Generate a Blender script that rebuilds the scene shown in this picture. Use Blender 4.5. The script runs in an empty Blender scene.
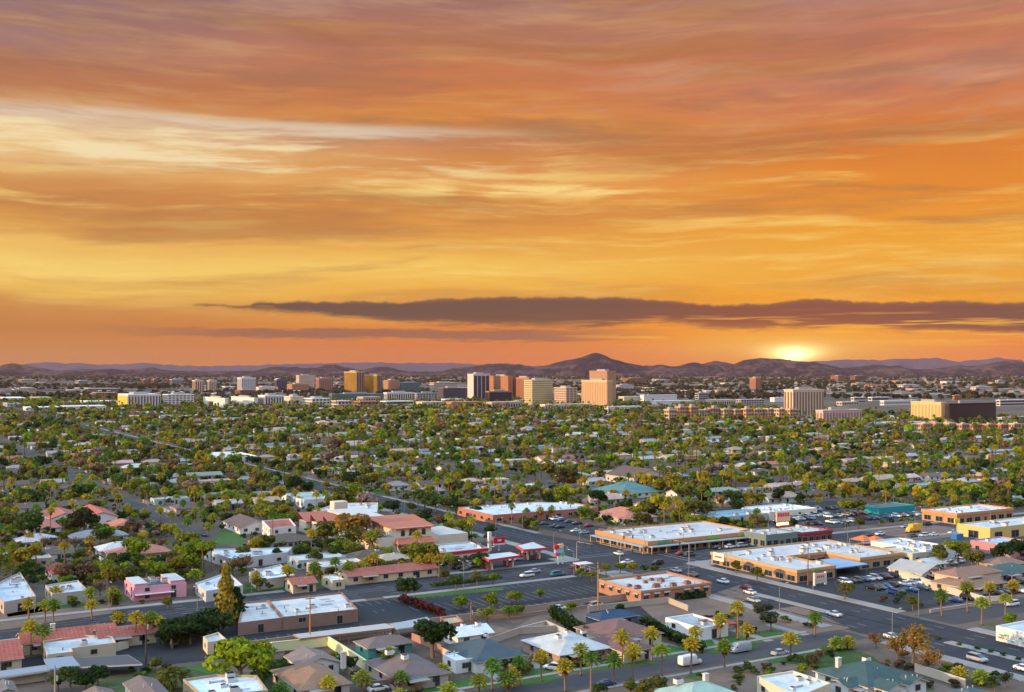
import bpy, math, random
import numpy as np
from mathutils import Vector, noise as mnoise
rnd = random.Random(7)
R = math.radians
S = bpy.context.scene
COL = S.collection

# ------------------------------------------------------------------ camera
F, CH, HZ = 1110.0, 66.0, 370.0           # focal length in px, camera height, horizon row
TH = R(30.6)                               # the street grid's angle
cam = bpy.data.cameras.new('camera'); camo = bpy.data.objects.new('camera', cam); COL.objects.link(camo)
camo.location = (0, 0, CH); camo.rotation_euler = (R(90), 0, 0)
cam.sensor_width = 36; cam.lens = F*36/1024; cam.shift_y = (HZ-346)/1024
cam.clip_start = 1; cam.clip_end = 90000
S.camera = camo
S.view_settings.view_transform = 'Standard'; S.view_settings.look = 'None'
S.view_settings.exposure = 0; S.view_settings.gamma = 1; S.view_settings.use_curve_mapping = False
S.cycles.use_denoising = True
S.cycles.max_bounces = 6; S.cycles.diffuse_bounces = 3; S.cycles.glossy_bounces = 2; S.cycles.transparent_max_bounces = 6
S.cycles.volume_bounces = 1; S.cycles.caustics_reflective = False; S.cycles.caustics_refractive = False

# ------------------------------------------------------------------ node helpers
class V:
    """a node socket with arithmetic"""
    def __init__(s, nt, o): s.nt, s.o = nt, o
    def _m(s, op, *a, clamp=False):
        n = s.nt.nodes.new('ShaderNodeMath'); n.operation = op; n.use_clamp = clamp
        for i, x in enumerate((s,)+a):
            if isinstance(x, V): s.nt.links.new(x.o, n.inputs[i])
            else: n.inputs[i].default_value = x
        return V(s.nt, n.outputs[0])
    def __add__(s, b): return s._m('ADD', b)
    __radd__ = __add__
    def __sub__(s, b): return s._m('SUBTRACT', b)
    def __rsub__(s, b): return (s*-1.0)+b
    def __mul__(s, b): return s._m('MULTIPLY', b)
    __rmul__ = __mul__
    def __truediv__(s, b): return s._m('DIVIDE', b)
    def pow(s, b): return s._m('POWER', b)
    def exp(s): return s._m('EXPONENT')
    def clamp(s): return s._m('ADD', 0.0, clamp=True)
def sstep(x, a, b):
    n = x.nt.nodes.new('ShaderNodeMapRange'); n.interpolation_type = 'SMOOTHSTEP'
    x.nt.links.new(x.o, n.inputs[0]); n.inputs[1].default_value = a; n.inputs[2].default_value = b
    return V(x.nt, n.outputs[0])
def lin(c):
    return tuple(((x/255)/12.92 if x/255 <= .04045 else ((x/255+.055)/1.055)**2.4) for x in c)
def ramp(x, stops, mode='EASE'):
    """x in 0..1 ; stops [(pos, sRGB 0-255 triple or scalar)]"""
    n = x.nt.nodes.new('ShaderNodeValToRGB'); cr = n.color_ramp; cr.interpolation = mode
    while len(cr.elements) > 1: cr.elements.remove(cr.elements[-1])
    first = True
    for p, c in stops:
        e = cr.elements[0] if first else cr.elements.new(p)
        e.position = p; first = False
        e.color = (*lin(c), 1) if isinstance(c, (tuple, list)) else (c, c, c, 1)
    x.nt.links.new(x.o, n.inputs[0])
    return V(x.nt, n.outputs[0])
def mixc(f, a, b, mode='MIX'):
    nt = (f if isinstance(f, V) else a).nt
    n = nt.nodes.new('ShaderNodeMix'); n.data_type = 'RGBA'; n.blend_type = mode
    for i, x in ((0, f), (6, a), (7, b)):
        if isinstance(x, V): nt.links.new(x.o, n.inputs[i])
        elif i == 0: n.inputs[0].default_value = x
        else: n.inputs[i].default_value = (*x[:3], 1)
    return V(nt, n.outputs[2])
def comb(nt, x, y, z=0.0):
    n = nt.nodes.new('ShaderNodeCombineXYZ')
    for i, q in enumerate((x, y, z)):
        if isinstance(q, V): nt.links.new(q.o, n.inputs[i])
        else: n.inputs[i].default_value = q
    return V(nt, n.outputs[0])
def noise(vec, scale, detail=4, rough=.55, dist=0.0):
    n = vec.nt.nodes.new('ShaderNodeTexNoise'); vec.nt.links.new(vec.o, n.inputs['Vector'])
    n.inputs['Scale'].default_value = scale; n.inputs['Detail'].default_value = detail
    n.inputs['Roughness'].default_value = rough; n.inputs['Distortion'].default_value = dist
    return V(vec.nt, n.outputs[0])

# ------------------------------------------------------------------ sky
SUN_EL, SUN_AZ = R(9), math.atan2(-.90, -.42)          # the low sun stands to the left and a little behind
W = bpy.data.worlds.new('World'); S.world = W; W.use_nodes = True
nt = W.node_tree; nt.nodes.clear()
tc = nt.nodes.new('ShaderNodeTexCoord'); sx = nt.nodes.new('ShaderNodeSeparateXYZ'); nt.links.new(tc.outputs['Generated'], sx.inputs[0])
dx, dy, dz = (V(nt, sx.outputs[i]) for i in range(3))
hor = (dx*dx+dy*dy).pow(.5)
az = dx._m('ARCTAN2', dy)                               # azimuth, radians, 0 = straight ahead
el = dz/(hor+1e-4)                                       # tangent of the elevation
U = az*1.08+.5*0.98                                      # about 0..1 across the photographed part
U = az*(1024/1024*1.068)+.5
E = (el/.333)                                            # 0 at the horizon .. 1 at 18 degrees
st0 = noise(comb(nt, az*4.0+21.0, el*26.0), 1.0, 5, .62)
warp = noise(comb(nt, az*2.2, el*5.0), 1.0, 3)-.5
warp2 = noise(comb(nt, az*5.0+7.0, el*16.0), 1.0, 4)-.5
Ew = (E+warp*.11+warp2*.04+(st0-.5)*.075+(U-.5)*.02)
Ec = Ew.clamp()
def r370(*st): return [(max(0, min(1, (370-y)/370)), c) for y, c in st]
left = ramp(Ec, r370((370,(206,132,66)),(352,(206,130,62)),(330,(198,126,64)),(312,(206,136,72)),(292,(238,184,92)),(270,(246,204,116)),(252,(240,186,102)),(232,(222,158,84)),(212,(198,130,78)),(196,(208,142,84)),(180,(226,172,112)),(160,(236,196,146)),(146,(226,194,164)),(134,(206,160,130)),(122,(190,124,88)),(96,(180,116,90)),(66,(168,120,112)),(40,(154,114,116)),(0,(136,110,130))))
midr = ramp(Ec, r370((370,(224,120,50)),(350,(224,122,50)),(335,(226,128,50)),(300,(240,170,70)),(272,(245,190,92)),(250,(232,164,78)),(226,(224,150,74)),(205,(214,140,74)),(186,(228,158,88)),(168,(214,138,72)),(140,(202,130,88)),(126,(222,142,74)),(100,(206,124,74)),(70,(200,120,82)),(30,(178,116,96)),(0,(160,110,106))))
right = ramp(Ec, r370((370,(240,108,28)),(352,(240,120,36)),(330,(240,140,40)),(305,(242,160,44)),(284,(240,164,56)),(255,(242,168,64)),(235,(240,160,54)),(210,(234,146,54)),(185,(228,136,52)),(160,(222,128,56)),(130,(214,124,68)),(104,(206,124,92)),(86,(202,128,106)),(60,(198,120,94)),(30,(188,124,106)),(0,(172,124,124))))
col = mixc(sstep(U, .02, .5), left, midr); col = mixc(sstep(U, .45, .85), col, right)
# long streaks
st1 = noise(comb(nt, az*4.4+warp*.8, el*44.0+warp*2.0), 1.0, 8, .64)
st2 = noise(comb(nt, az*9.0+3.0, el*110.0+warp*4.0), 1.0, 6, .64)
st3 = noise(comb(nt, az*2.4+9.0, el*26.0+warp*1.6), 1.0, 7, .6)
hi = sstep(st1*.6+st2*.4, .47, .64)
lo = sstep(st3*.7+st1*.3, .49, .62)
band = sstep(E, .10, .25)*(1.0-sstep(E, .50, .72)*.75)
col = mixc(hi*band*.62, col, lin((255, 214, 124)))
col = mixc(lo*sstep(E, .08, .3)*.58, col, lin((176, 112, 72)))
mot = noise(comb(nt, az*4.5+31.0, el*26.0+warp*1.8), 1.0, 8, .62)
col = mixc(sstep(mot, .50, .66)*.42*sstep(E, .45, .7), col, lin((204, 156, 132)))
col = mixc(sstep(mot, .50, .34)*.42*sstep(E, .45, .7), col, lin((148, 104, 92)))
# pale bright openings: left (y 125-165) and right edge (y 95)
opn = sstep(st1*.55+st2*.45+warp*.25, .44, .60)
op = sstep(1.0-((E-.585+U*.03)._m('ABSOLUTE')), .905, .965)*(1.0-sstep(U, .26, .62))*opn
col = mixc(op*.85, col, lin((246, 222, 186)))
opc = sstep(1.0-((E-.645+U*.02+warp2*.02)._m('ABSOLUTE')), .972, .997)*(1.0-sstep(U, .34, .56))
col = mixc(opc*.7*sstep(st1*.6+st2*.4, .38, .56), col, lin((222, 198, 186)))
op2 = sstep(1.0-((E-.745+U*-.0)._m('ABSOLUTE')), .965, .995)*sstep(U, .84, 1.0)*sstep(st1*.6+warp2+.4, .5, .85)
col = mixc(op2*.8, col, lin((226, 180, 160)))
op3 = sstep(1.0-((E-.485)._m('ABSOLUTE')), .975, .996)*sstep(U, .28, .5)*(1.0-sstep(U, .58, .66))*sstep(st2+warp2*.5, .42, .62)
col = mixc(op3*.8, col, lin((255, 222, 150)))
blu = sstep(E, .74, .86)*(1.0-sstep(U, .02, .24))*sstep(st3, .42, .65)
col = mixc(blu*.55, col, lin((136, 124, 160)))
# sun glow low over the hills at u = .777
gx = (U-.766)/.026; gy = (E-.046)/.020
g1 = (((gx*gx)+(gy*gy))*-1.0).exp()
gx2 = (U-.768)/.17; gy2 = (E-.09)/.11
g2 = (((gx2*gx2)+(gy2*gy2))*-1.0).exp()
col = mixc(g2*.80, col, lin((255, 164, 34)))
# the long dark cloud bank
Uc = U.clamp()
top = ramp(Uc, [(0, .163), (.186, .166), (.2, .168), (.29, .181), (.39, .184), (.488, .2), (.6, .197), (.68, .178), (.74, .173), (.78, .186), (.84, .173), (.92, .173), (1, .158)], 'LINEAR')
bot = ramp(Uc, [(0, .166), (.186, .167), (.29, .150), (.39, .125), (.488, .113), (.586, .112), (.63, .122), (.68, .115), (.742, .108), (.85, .100), (1, .078)], 'LINEAR')
bump = noise(comb(nt, az*38.0, el*30.0), 1.0, 5, .6)-.5
edge = noise(comb(nt, az*12.0, el*90.0), 1.0, 7, .7)-.5
cl = sstep(top+bump*.034-E, -.003, .006)*sstep(E-(bot+edge*.075), -.006, .016)
ccol = ramp(((E-bot)/(top-bot+.001)).clamp(), [(0, (150, 94, 66)), (.35, (104, 76, 68)), (.8, (104, 76, 72)), (1, (136, 94, 78))])
ccol = mixc(g2*.55, ccol, lin((176, 78, 46)))
col = mixc(cl*.96*sstep(U, .17, .215), col, ccol)
# thin lower streaks of the same cloud
top2 = .113+edge*.05; 
cl2 = sstep(top2-E, 0.0, .008)*sstep(E-(.080+edge*.06-(U-.3)*.03), 0.0, .012)*sstep(U, .08, .28)*(1.0-sstep(U, .50, .68))
col = mixc(cl2*.75, col, lin((138, 92, 84)))
# torn bright slits under the bank near the sun
sl = sstep(noise(comb(nt, az*9.0, el*190.0), 1.0, 3), .52, .62)*sstep(1.0-((E-.105)._m('ABSOLUTE')), .94, .985)*sstep(U, .50, .66)
col = mixc(sl*.75, col, lin((255, 176, 56)))
g3 = ((((U-.766)/.09)*((U-.766)/.09)+((E-.060)/.036)*((E-.060)/.036))*-1.0).exp()
col = mixc(g3*.8, col, (1.0, .50, .07))
col = mixc((g1*1.15).clamp(), col, (1.7, 1.25, .50))
gs = ((((U-.766)/.012)*((U-.766)/.012)+((E-.040)/.014)*((E-.040)/.014))*-1.0).exp()
col = mixc(gs.clamp(), col, (3.0, 2.5, 1.2))
col = mixc(1.0, col, (1.0, 1.03, .92), 'MULTIPLY')
# higher up and away from the photographed part: the Nishita daylight sky
sky = nt.nodes.new('ShaderNodeTexSky'); sky.sky_type = 'NISHITA'; sky.sun_disc = False
sky.sun_elevation = SUN_EL; sky.sun_rotation = math.atan2(-.90, -.42); sky.altitude = 300; sky.air_density = 1.0; sky.dust_density = .6
skv = V(nt, sky.outputs[0])
vm = nt.nodes.new('ShaderNodeVectorMath'); vm.operation = 'SCALE'; nt.links.new(skv.o, vm.inputs[0]); vm.inputs['Scale'].default_value = 1.35
ups = sstep(el, .36, .62)
tint_ = mixc(1.0, V(nt, vm.outputs[0]), (1.08, 1.0, .90), 'MULTIPLY')
cols = mixc(ups, col, tint_)
bg = nt.nodes.new('ShaderNodeBackground'); nt.links.new(cols.o, bg.inputs[0]); bg.inputs[1].default_value = 1.0
wo = nt.nodes.new('ShaderNodeOutputWorld'); nt.links.new(bg.outputs[0], wo.inputs[0])

sl_ = bpy.data.lights.new('sun', 'SUN'); sl_.energy = 5.0; sl_.angle = R(.6); sl_.color = (1, .64, .30)
so = bpy.data.objects.new('sun', sl_); COL.objects.link(so)
sd = Vector((math.sin(SUN_AZ)*math.cos(SUN_EL), math.cos(SUN_AZ)*math.cos(SUN_EL), math.sin(SUN_EL)))
so.rotation_euler = sd.to_track_quat('Z', 'Y').to_euler(); so.location = sd*500

# ------------------------------------------------------------------ materials
def newmat(name):
    m = bpy.data.materials.new(name); m.use_nodes = True
    t = m.node_tree; b = t.nodes['Principled BSDF']
    return m, t, b
def coords(t, kind='Object'):
    n = t.nodes.new('ShaderNodeTexCoord'); return V(t, n.outputs[kind])
def mat(name, c, rough=.8, var=.18, scale=.5, metal=0.0, spec=.3, src=None, bump=0.0, fine=0.0):
    """c: base colour; src 'object' takes the object's own colour, an attribute name takes that"""
    m, t, b = newmat(name)
    if src == 'object':
        o = t.nodes.new('ShaderNodeObjectInfo'); cc = V(t, o.outputs['Color'])
    elif src:
        o = t.nodes.new('ShaderNodeAttribute'); o.attribute_name = src; cc = V(t, o.outputs['Color'])
    else:
        rg = t.nodes.new('ShaderNodeRGB'); rg.outputs[0].default_value = (*c, 1); cc = V(t, rg.outputs[0])
    P = coords(t)
    if src == 'object':
        oi = t.nodes.new('ShaderNodeObjectInfo'); va = t.nodes.new('ShaderNodeVectorMath'); va.operation = 'ADD'
        t.links.new(P.o, va.inputs[0]); t.links.new(oi.outputs['Location'], va.inputs[1]); P = V(t, va.outputs[0])
    n = noise(P, scale, 5, .6)
    k = (n-.5)*(var*3.0)+1.0
    if fine: k = k+(noise(P, scale*9, 3, .6)-.5)*(fine*3.0)
    hs = t.nodes.new('ShaderNodeVectorMath'); hs.operation = 'SCALE'; t.links.new(cc.o, hs.inputs[0]); t.links.new(k.o, hs.inputs['Scale'])
    t.links.new(hs.outputs[0], b.inputs['Base Color'])
    b.inputs['Roughness'].default_value = rough; b.inputs['Metallic'].default_value = metal
    b.inputs['Specular IOR Level'].default_value = spec
    return m
M = {}
M['stucco'] = mat('stucco', (1,1,1), .9, .08, .3, src='object', fine=.04)
M['brick'] = mat('brick', (1,1,1), .9, .16, .5, src='object', fine=.12)
M['flat_roof'] = mat('flat_roof', (1,1,1), .8, .26, .11, src='object', fine=.2)
M['shingle'] = mat('shingle', (1,1,1), .9, .22, .35, src='object', fine=.2)
M['metal'] = mat('painted_metal', (1,1,1), .5, .07, .3, src='object')
M['paint'] = mat('car_paint', (1,1,1), .28, .03, .5, src='object', spec=.5)
M['glass'] = mat('window_glass', (.02,.028,.035), .12, .3, .4, spec=.6)
M['tyre'] = mat('tyre_rubber', (.02,.02,.02), .8, .05)
M['rim'] = mat('wheel_rim', (.35,.35,.36), .35, .05, metal=.7)
M['lamp_lens'] = mat('lamp_lens', (.6,.6,.56), .2, .02)
M['tail_lens'] = mat('tail_lens', (.35,.02,.02), .3, .02)
M['trunk'] = mat('bark', (.15,.105,.075), .95, .2, 1.2, fine=.1)
M['palm_trunk'] = mat('palm_bark', (.22,.14,.09), .95, .2, 1.5, fine=.12)
M['asphalt'] = mat('asphalt', (.028,.030,.037), .85, .14, .03, fine=.16)
M['asphalt2'] = mat('old_asphalt', (.060,.057,.062), .9, .18, .05, fine=.12)
M['lot'] = mat('sealed_asphalt', (.021,.024,.030), .85, .26, .06, fine=.18)
M['patch'] = mat('tar_patch', (.016,.017,.021), .8, .3, .6)
M['walk'] = mat('pale_concrete', (.27,.245,.23), .9, .12, .15, fine=.08)
M['marking'] = mat('worn_paint', (.26,.25,.25), .8, .3, 1.5)
M['grass'] = mat('lawn_grass', (.045,.11,.02), .95, .3, .15, fine=.2)
M['dirt'] = mat('bare_dirt', (.17,.115,.085), .95, .2, .08, fine=.16)
M['pool'] = mat('pool_water', (.03,.30,.38), .08, .05, .5, spec=.6)
M['wood'] = mat('weathered_wood', (.17,.09,.05), .9, .2, 1.0)
M['obj'] = mat('plain_colour', (1,1,1), .8, .06, .5, src='object')
M['trim'] = mat('eave_trim', (.46,.43,.39), .8, .1)
def emis(name, c, s):
    m, t, b = newmat(name); b.inputs['Base Color'].default_value = (*c, 1)
    b.inputs['Emission Color'].default_value = (*c, 1); b.inputs['Emission Strength'].default_value = s; return m
M['lit'] = emis('lit_sign_bulbs', (1,.78,.42), 1.2)

def tile_mat():
    m, t, b = newmat('clay_tile')
    P = coords(t); o = t.nodes.new('ShaderNodeObjectInfo'); cc = V(t, o.outputs['Color'])
    s = t.nodes.new('ShaderNodeSeparateXYZ'); t.links.new(P.o, s.inputs[0])
    x, y = V(t, s.outputs[0]), V(t, s.outputs[1])
    k = (x*7.0)._m('SINE')*.10+(y*7.0)._m('SINE')*.10+(noise(P, .6, 5, .7)-.5)*1.0+(noise(P, 4.0, 2)-.5)*.5+1.0
    hs = t.nodes.new('ShaderNodeVectorMath'); hs.operation = 'SCALE'; t.links.new(cc.o, hs.inputs[0]); t.links.new(k.o, hs.inputs['Scale'])
    t.links.new(hs.outputs[0], b.inputs['Base Color']); b.inputs['Roughness'].default_value = .9
    return m
M['tile'] = tile_mat()

def leaf_mat(name, src):
    m, t, b = newmat(name)
    if src == 'object': n = t.nodes.new('ShaderNodeObjectInfo'); cc = V(t, n.outputs['Color'])
    else: n = t.nodes.new('ShaderNodeAttribute'); n.attribute_name = src; cc = V(t, n.outputs['Color'])
    g = t.nodes.new('ShaderNodeNewGeometry'); P = V(t, g.outputs['Position'])
    a = noise(P, .45, 3, .6); a2 = noise(P, 3.0, 2, .6); rp = V(t, g.outputs['Random Per Island'])
    k = (a-.5)*1.6+(a2-.5)*.8+(rp-.5)*.7+1.0
    hs = t.nodes.new('ShaderNodeVectorMath'); hs.operation = 'SCALE'; t.links.new(cc.o, hs.inputs[0]); t.links.new(k.o, hs.inputs['Scale'])
    warm = mixc(sstep(a, .45, .75)*.30, V(t, hs.outputs[0]), (.15, .15, .012))
    t.links.new(warm.o, b.inputs['Base Color']); b.inputs['Roughness'].default_value = .75; b.inputs['Specular IOR Level'].default_value = .15
    tr = t.nodes.new('ShaderNodeBsdfTranslucent'); t.links.new(warm.o, tr.inputs[0])
    mx = t.nodes.new('ShaderNodeMixShader'); mx.inputs[0].default_value = .42
    t.links.new(b.outputs[0], mx.inputs[1]); t.links.new(tr.outputs[0], mx.inputs[2])
    t.links.new(mx.outputs[0], t.nodes['Material Output'].inputs[0])
    return m
M['leaf'] = leaf_mat('foliage', 'object'); M['leaf_attr'] = leaf_mat('foliage_mass', 'tint')
M['house_attr'] = mat('house_surfaces', (1,1,1), .85, .1, .1, src='tint')

def ground_mat():
    m, t, b = newmat('desert_ground')
    P = coords(t)
    n1 = noise(P, .012, 5, .6); n2 = noise(P, .06, 5, .65); n3 = noise(P, .5, 3); n4 = noise(P, .0016, 5, .6)
    vo = t.nodes.new('ShaderNodeTexVoronoi'); vo.inputs['Scale'].default_value = .03; t.links.new(P.o, vo.inputs['Vector'])
    sp = t.nodes.new('ShaderNodeSeparateColor'); t.links.new(vo.outputs['Color'], sp.inputs[0]); vr = V(t, sp.outputs[0])
    c = mixc(sstep(n1, .35, .65), (.11,.075,.058), (.15,.115,.095))
    c = mixc(sstep(n2, .5, .7)*.8, c, (.07,.075,.04))
    c = mixc(sstep(vr, .9, .92)*.8, c, (.035,.085,.018))
    c = mixc(sstep(n3, .55, .75)*.3, c, (.30,.26,.22))
    far = V(t, t.nodes.new('ShaderNodeNewGeometry').outputs['Position'])
    s = t.nodes.new('ShaderNodeSeparateXYZ'); t.links.new(far.o, s.inputs[0]); Y = V(t, s.outputs[1])
    fc = mixc(sstep(n4*.5+n1*.5, .42, .6), (.05,.045,.035), (.12,.08,.07))
    fc = mixc(sstep(noise(P, .004, 5, .75), .55, .7)*.7, fc, (.30,.24,.2))
    c = mixc(sstep(Y, 2300, 3200), c, fc)
    t.links.new(c.o, b.inputs['Base Color']); b.inputs['Roughness'].default_value = .95; b.inputs['Specular IOR Level'].default_value = .1
    return m
M['ground'] = ground_mat()

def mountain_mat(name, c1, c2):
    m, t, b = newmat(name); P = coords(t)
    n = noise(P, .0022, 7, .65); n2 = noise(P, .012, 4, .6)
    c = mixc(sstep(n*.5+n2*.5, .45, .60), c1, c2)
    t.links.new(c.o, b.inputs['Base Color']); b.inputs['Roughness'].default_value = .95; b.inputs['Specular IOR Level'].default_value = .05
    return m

# ------------------------------------------------------------------ mesh helpers
class MB:
    def __init__(s): s.v, s.f, s.m = [], [], []
    def quad(s, a, b, c, d, mi=0):
        k = len(s.v); s.v += [a, b, c, d]; s.f.append((k, k+1, k+2, k+3)); s.m.append(mi); return s
    def poly(s, pts, mi=0):
        k = len(s.v); s.v += list(pts); s.f.append(tuple(range(k, k+len(pts)))); s.m.append(mi); return s
    def box(s, x0, y0, z0, x1, y1, z1, mi=0):
        return s.prism([(x0, y0), (x1, y0), (x1, y1), (x0, y1)], z0, z1, mi)
    def prism(s, pts, z0, z1, mi=0, bottom=False, top=True):
        k = len(s.v); n = len(pts)
        s.v += [(x, y, z0) for x, y in pts]+[(x, y, z1) for x, y in pts]
        for i in range(n):
            j = (i+1) % n; s.f.append((k+i, k+j, k+n+j, k+n+i)); s.m.append(mi)
        if top: s.f.append(tuple(range(k+n, k+2*n))); s.m.append(mi)
        if bottom: s.f.append(tuple(reversed(range(k, k+n)))); s.m.append(mi)
        return s
    def tube(s, pts, rads, n=7, mi=0, cap=True):
        k = len(s.v); L = len(pts)
        for i, p in enumerate(pts):
            p = Vector(p); d = (Vector(pts[min(i+1, L-1)])-Vector(pts[max(i-1, 0)])).normalized()
            q = d.orthogonal().normalized(); w = d.cross(q)
            if abs(d.z) > .95: q, w = Vector((1, 0, 0)), Vector((0, 1, 0)) if d.z > 0 else Vector((0, -1, 0))
            for j in range(n):
                a = 2*math.pi*j/n; s.v.append(tuple(p+(q*math.cos(a)+w*math.sin(a))*rads[i]))
        for i in range(L-1):
            for j in range(n):
                j2 = (j+1) % n; s.f.append((k+i*n+j, k+i*n+j2, k+(i+1)*n+j2, k+(i+1)*n+j)); s.m.append(mi)
        if cap: s.f.append(tuple(k+(L-1)*n+j for j in range(n))); s.m.append(mi); s.f.append(tuple(k+j for j in reversed(range(n)))); s.m.append(mi)
        return s
    def mesh(s, name, mats, smooth=False):
        me = bpy.data.meshes.new(name); me.from_pydata(s.v, [], s.f)
        for m in mats: me.materials.append(m)
        me.polygons.foreach_set('material_index', s.m)
        if smooth: me.polygons.foreach_set('use_smooth', [True]*len(s.f))
        me.update(); return me
    def build(s, name, mats, parent=None, loc=(0,0,0), rot=0, color=None, smooth=False):
        if not isinstance(mats, (list, tuple)): mats = [mats]
        return put(name, s.mesh(name, mats, smooth), parent, loc, rot, color)
def put(name, me, parent=None, loc=(0,0,0), rot=0, color=None, scale=None):
    o = bpy.data.objects.new(name, me); COL.objects.link(o); o.location = loc
    o.rotation_euler = (0, 0, rot) if not isinstance(rot, tuple) else rot
    if parent: o.parent = parent
    if color: o.color = (*color, 1)
    if scale: o.scale = scale
    return o
def thing(name, u=0, v=0, rot=None, z=0.0):
    o = bpy.data.objects.new(name, None); COL.objects.link(o); x, y = W_(u, v)
    o.location = (x, y, z); o.rotation_euler = (0, 0, TH if rot is None else TH+rot); o.empty_display_size = .5
    return o
def W_(u, v): return (u*math.cos(TH)-v*math.sin(TH), u*math.sin(TH)+v*math.cos(TH))
def UV(x, y, z=0.0):
    """grid coordinates of the point of height z seen at photo position x, y"""
    Y = F*(CH-z)/(y-HZ); X = (x-512)*Y/F
    return (X*math.cos(TH)+Y*math.sin(TH), -X*math.sin(TH)+Y*math.cos(TH))
def PX(u, v, z=0.0):
    X, Y = W_(u, v)
    if Y < 1: return (-9999, -9999)
    return (512+F*X/Y, HZ+F*(CH-z)/Y)
def scale_at(v_): return v_
def struct(o, kind='structure'): o['kind'] = kind; return o
REG = []          # things whose label is put together at the end: (obj, look, u, v)
LM = []           # landmarks (short name, px, py)
def tag(o, label, cat, group=None, lm=None, at=None):
    o['label'] = label; o['category'] = cat
    if group: o['group'] = group
    if lm: LM.append((lm, at[0], at[1], o))
    return o
def later(o, look, cat, group, u, v):
    o['category'] = cat; o['group'] = group; REG.append([o, look, u, v]); return o
RES = []          # reserved rectangles (u0, v0, u1, v1)
def reserve(u0, v0, u1, v1): RES.append((min(u0,u1), min(v0,v1), max(u0,u1), max(v0,v1)))
def free(u, v, r=0):
    for a, b, c, d in RES:
        if a-r < u < c+r and b-r < v < d+r: return False
    return True

# ------------------------------------------------------------------ ground, hills, haze
g = struct(MB().quad((-30000, -600, 0), (30000, -600, 0), (30000, 22000, 0), (-30000, 22000, 0)).build('ground', M['ground']))

def ridge(name, pts, Y0, depth, m, seed, spur, ext):
    xs = [p[0] for p in pts]; ys = [p[1] for p in pts]
    x0, x1 = -ext, 1024+ext; n = 620; rows = 26
    k0 = []; vs = []; fs = []
    for i in range(n+1):
        px = x0+(x1-x0)*i/n
        if px < xs[0]: y = 367+2.5*math.sin(px*.031+seed)+1.5*math.sin(px*.083)
        elif px > xs[-1]: y = 366+2.5*math.sin(px*.027+seed)+1.6*math.sin(px*.09)
        else: y = float(np.interp(px, xs, ys))
        y += (mnoise.noise((px*.13, seed, 0))*.9+mnoise.noise((px*.41, seed, 3))*.6)-.4
        H = max(0, CH+(HZ-y)*Y0/F); X = (px-512)*Y0/F
        for j in range(rows+1):
            t = j/rows; d = (t-.62)*depth
            pr = max(0, 1-abs(t-.62)/.62) if t < .62 else max(0, 1-(t-.62)/.38)
            q = mnoise.fractal((X*.0011*spur+seed, (Y0+d)*.0008*spur, seed), .9, 2.1, 5)
            w = 1-abs(pr-.5)*2 if pr < 1 else 0
            q = -abs(q); z = H*(pr**1.05)+H*q*1.5*max(0, min(1, (1-pr)*2.2))*min(1, pr*4)-2
            vs.append((X*(1+d/Y0*.6), Y0+d, z))
    for i in range(n):
        for j in range(rows):
            a = i*(rows+1)+j; fs.append((a, a+rows+1, a+rows+2, a+1))
    me = bpy.data.meshes.new(name); me.from_pydata(vs, [], fs); me.materials.append(m)
    me.polygons.foreach_set('use_smooth', [True]*len(fs)); me.update()
    return struct(put(name, me))
r1 = [(0,365.4),(12,363.4),(25,365),(39,367.7),(59,371),(78,369.7),(113,368.7),(125,370),(137,369.3),(152,367),(164,370.3),(200,371.5),(254,371),(270,367.3),(287,366.6),(300,368),(317,367.8),(325,365),(336,364.7),(350,368),(363,370.5),(375,366.6),(388,367),(403,371.2),(436,372),(455,368),(471,366.9),(487,364),(504,363.2),(524,365),(533,367.5),(548,365),(565,360.4),(580,357.6),(589,354),(598,352.2),(604,355.4),(617,360.4),(628,363),(640,365.4),(652,365.8),(661,364.4),(671,367),(679,365.8),(693,362),(702,363.8),(716,360.5),(726,363),(734,363.8),(745,360),(761,358),(780,359),(796,361),(816,362.5),(827,365),(843,368.3),(877,364.4),(888,366),(898,365.4),(910,369),(933,369),(957,365.4),(976,366),(994,362.5),(1011,360),(1024,361.5)]
r2 = [(0,366),(25,364.4),(35,363),(53,362),(64,363.4),(80,363),(94,365),(120,364.4),(148,363),(162,365),(200,366.4),(247,365.8),(283,364),(338,363.4),(381,362.7),(400,363.8),(417,362.7),(439,363.4),(463,363.4),(500,366),(700,366),(824,361),(843,359.5),(863,360),(882,360),(896,359),(914,358.5),(937,357.6),(945,359.5),(957,362.5),(968,361),(988,359.5),(1000,357),(1009,359),(1024,360)]
ridge('mountain_ridge', r1, 11800, 2600, mountain_mat('lit_and_shaded_rock', (.018,.011,.020), (.12,.060,.052)), 3.1, 1.6, 500)  # dusky shade and reddish sunlight put into the two rock tones
ridge('far_mountain_ridge', r2, 20500, 3000, mountain_mat('haze_tinted_rock', (.085,.06,.085), (.10,.07,.09)), 8.4, 1.0, 700)  # purple of the distant haze put into the rock colour

HAZE = 1.6e-5
hz = MB().prism([(-31000, -800), (31000, -800), (31000, 22500), (-31000, 22500)], -1, 420, bottom=True).build('haze', newmat('haze_air')[0])
struct(hz, 'stuff')
t_ = hz.data.materials[0].node_tree; t_.nodes.remove(t_.nodes['Principled BSDF'])
pv = t_.nodes.new('ShaderNodeVolumePrincipled'); pv.inputs['Color'].default_value = (.56, .36, .34, 1); pv.inputs['Density'].default_value = HAZE
pv.inputs['Anisotropy'].default_value = 0.0
t_.links.new(pv.outputs[0], t_.nodes['Material Output'].inputs['Volume'])

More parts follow.
